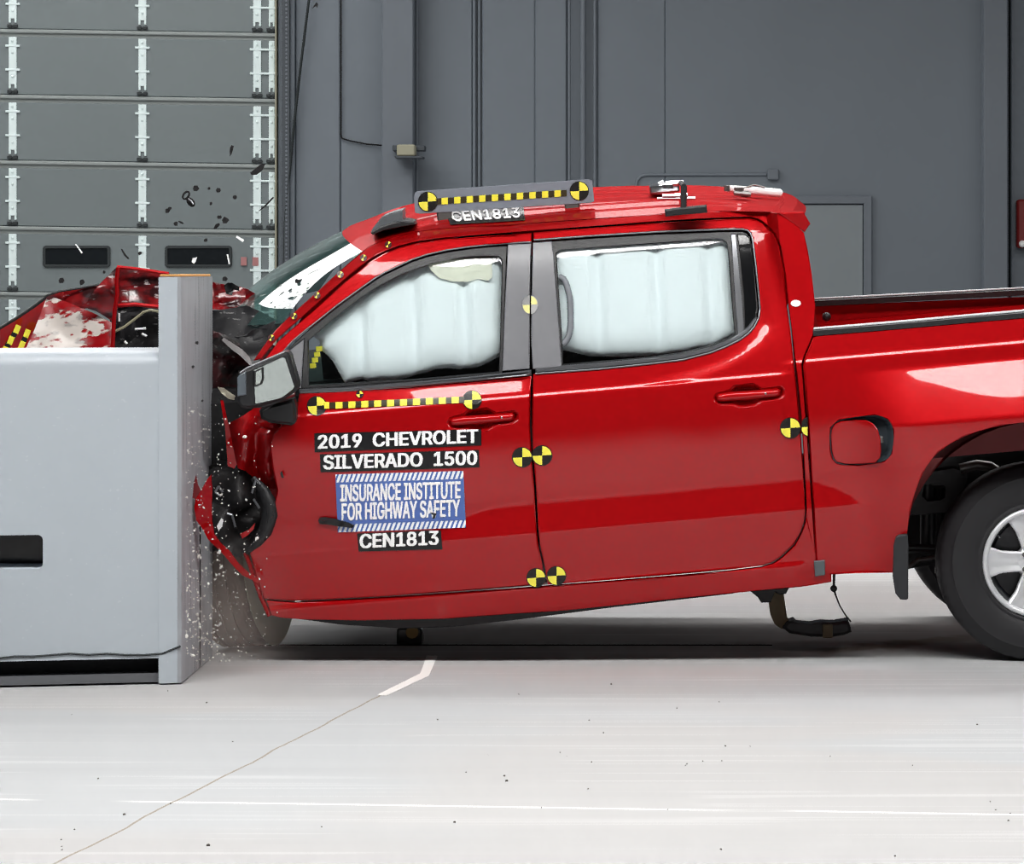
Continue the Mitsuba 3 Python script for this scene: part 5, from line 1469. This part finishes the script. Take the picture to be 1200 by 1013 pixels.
m = trimesh.creation.icosphere(3, 1); m.apply_scale([4.2 * s_, 4 * s_, 6.4 * s_]); m.apply_transform(A_.rotation_matrix(math.radians(-38), [0, 1, 0])); m.apply_translation(P(223.5, 237, .9))
put('flying_clip__body', m, DARK, True)
put('flying_clip__rib', tube([P(220.6, 233, .87), P(224, 235.6, .87), P(226.5, 239.6, .87)], .004, 6), SATIN, 40)
shard(254, 264.6, .9, [(-3, 3), (-1, -1.6), (2.4, -2.6), (2.6, -.4), (-.6, 3)], DARK, 'dark curled fragment just above the lower door rail')
shard(212, 260.6, .9, [(-3, -1.4), (0, -1), (3, 1.2), (1.4, 1.8), (-2, 0)], DARK, 'small dark flake left of the curled fragment')
shard(147, 298, .9, [(-4.5, -4.6), (-3.4, -5), (0, 0), (4, 4.6), (2.6, 5), (-1, 1.6)], DARK, 'thin black splinter flying beside the left door window')
shard(92, 291.6, .9, [(-3.6, -4.4), (-2.6, -4.6), (4, 3.8), (3, 4.6)], WHITEP, 'thin pale splinter crossing the left door window')
shard(281, 280.6, .9, [(-4, -2), (-2.6, -3.6), (4, .4), (3, 2.8)], WHITEP, 'bright white flake above the right door window')
shard(227, 305, .9, [(-2, 2), (-1, -2), (3, -3), (2, 1), (.5, 3.6)], WHITEP, 'white flake in front of the middle of the right door window')
shard(267.5, 304, .9, [(-1.8, -5), (-.4, -5), (1.6, 4.4), (.6, 5)], WHITEP, 'white sliver at the right end of the right door window')
shard(316, 324.6, .9, [(-4, 1), (-2, -1.2), (4.4, -1.8), (4, .2), (-1, 1.6)], DARK, 'black flake just above the windshield edge')
shard(349.6, 329.6, .25, [(-3.4, -1), (-2, -2.4), (0, -1), (3, -2.2), (3.8, .6), (0, 2.4), (-3, 1.6)], DARK, 'black blob at the edge of the windshield')
shard(369.4, 6, .9, [(-3, 3.6), (1, -3), (2.6, -1), (1.6, 2.6), (.6, .4)], DARK, 'small dark hook shaped fragment near the top of the wall')
shard(508, 603.6, -.12, [(-3.4, -2.4), (2.6, -1), (3.6, -3.4), (1.2, 3.4), (-1, 4), (-.4, .6)], DARK, 'small black fragment flying in front of the lettering on the blue sticker')
shard(330, 557, -.1, [(-1.6, -2), (0, -4), (1, -1), (2, 3), (0, 2.4)], DARK, 'small dark chip flying in front of the front door edge')
smalls = [(196, 247, 1.6), (199, 244, 1.2), (206, 262, 1.5), (256, 223, 1.6), (275, 231.4, 1.4), (257, 254.6, 1.5), (264, 258, 2.0), (229, 221, 2.0), (245, 221, 1.0), (247, 238.6, 1.0), (241, 281.6, 1.3), (72, 329, 1.8), (96, 331, 1.7), (164, 297, 1.2), (122, 319, 1.0), (263, 327, 1.7), (231, 402, 1.1), (226, 430, .9), (237, 470, .7)]
for i, (u, v, r) in enumerate(smalls):
    pts = [(1.2 * r * (1 + .6 * rng.random()) * math.cos(t), 1.2 * r * (1 + .6 * rng.random()) * math.sin(t)) for t in np.linspace(0, 2 * np.pi, 7)[:-1]]
    shard(u, v, .85 if v < 390 else -.95, pts, DARK, 'tiny black fragment flying over the barrier', .004, group='tiny black fragments in the air', key='plastic_flake')
# spray of shattered glass between barrier and front wheel
fr = []
for i in range(620):
    for _ in range(40):
        v = rng.uniform(470, 775); u = 218 + 115 * rng.beta(1.1, 2.2)
        if rng.random() < (.25 + .75 * (v - 470) / 300) and (u < 262 or rng.random() < .45): break
    ym = 1.725 * FPX / (VX - u) - CAMD
    Y = rng.uniform(min(-.62, ym - .2), min(-.15, ym - .02)); p = P(u, v, Y)
    r = .0021 * math.exp(rng.normal(0, .45))
    m = trimesh.creation.icosphere(0, r); vv = np.asarray(m.vertices) * rng.uniform(.5, 1.7, 3)
    m = trimesh.Trimesh(vv, m.faces, process=False); m.apply_transform(A_.random_rotation_matrix(rng.random(3))); m.apply_translation(p)
    if p[2] > .01 and not (u < 212 and Y < -.6): fr.append(m)
put('glass_fragments', cat(*fr), mat('glass_chip', (228, 226, 220), .3), False, label='spray of tiny pale glass fragments between the barrier and the front wheel', cat='glass fragments', kind='stuff')
sf = []
for i in range(46):
    u, v = rng.uniform(40, 1190), rng.uniform(800, 1005); p = PF(u, v)
    m = trimesh.creation.icosphere(0, .0028 * math.exp(rng.normal(0, .3))); m.apply_translation(p + [0, 0, .001]); sf.append(m)
put('floor_grit', cat(*sf), mat('grit', (70, 66, 62), .8), False, label='scattered dark specks of grit on the pale floor', cat='grit', kind='stuff')

# thin cloud of kicked-up dust low down between the barrier and the sill
dx0, dx1, dy0, dy1, dz0, dz1 = BX + .003, BX + .50, -.62, -.06, .004, .62
gz, gy, gx = np.meshgrid(np.linspace(0, 1, 24), np.linspace(0, 1, 20), np.linspace(0, 1, 20), indexing='ij')
den = np.exp(-((gx - .18) / .36) ** 2 - ((gy - .5) / .30) ** 2 - ((gz - .16) / .42) ** 2) * (.35 + 1.3 * meshkit.fbm(np.stack([gx * 4, gy * 4, gz * 5], -1), 3, 4))
edge = np.minimum.reduce([sst(0, .2, 1 - gx), sst(0, .2, gy), sst(0, .2, 1 - gy), sst(0, .25, 1 - gz)])
den = (den * edge).astype(np.float32)[..., None]
scene['dust_cloud'] = mikit.ply(box(dx0, dx1, dy0, dy1, dz0, dz1), {'type': 'null'}, False,
    interior={'type': 'heterogeneous', 'scale': 1.15, 'albedo': {'type': 'rgb', 'value': [.80, .75, .70]},
              'sigma_t': {'type': 'gridvolume', 'grid': mi.VolumeGrid(den), 'to_world': T().translate([dx0, dy0, dz0]).scale([dx1 - dx0, dy1 - dy0, dz1 - dz0])}})
labels['dust_cloud'] = {'label': 'thin brownish dust cloud low between the barrier face and the torn front wheel', 'category': 'dust', 'kind': 'stuff'}
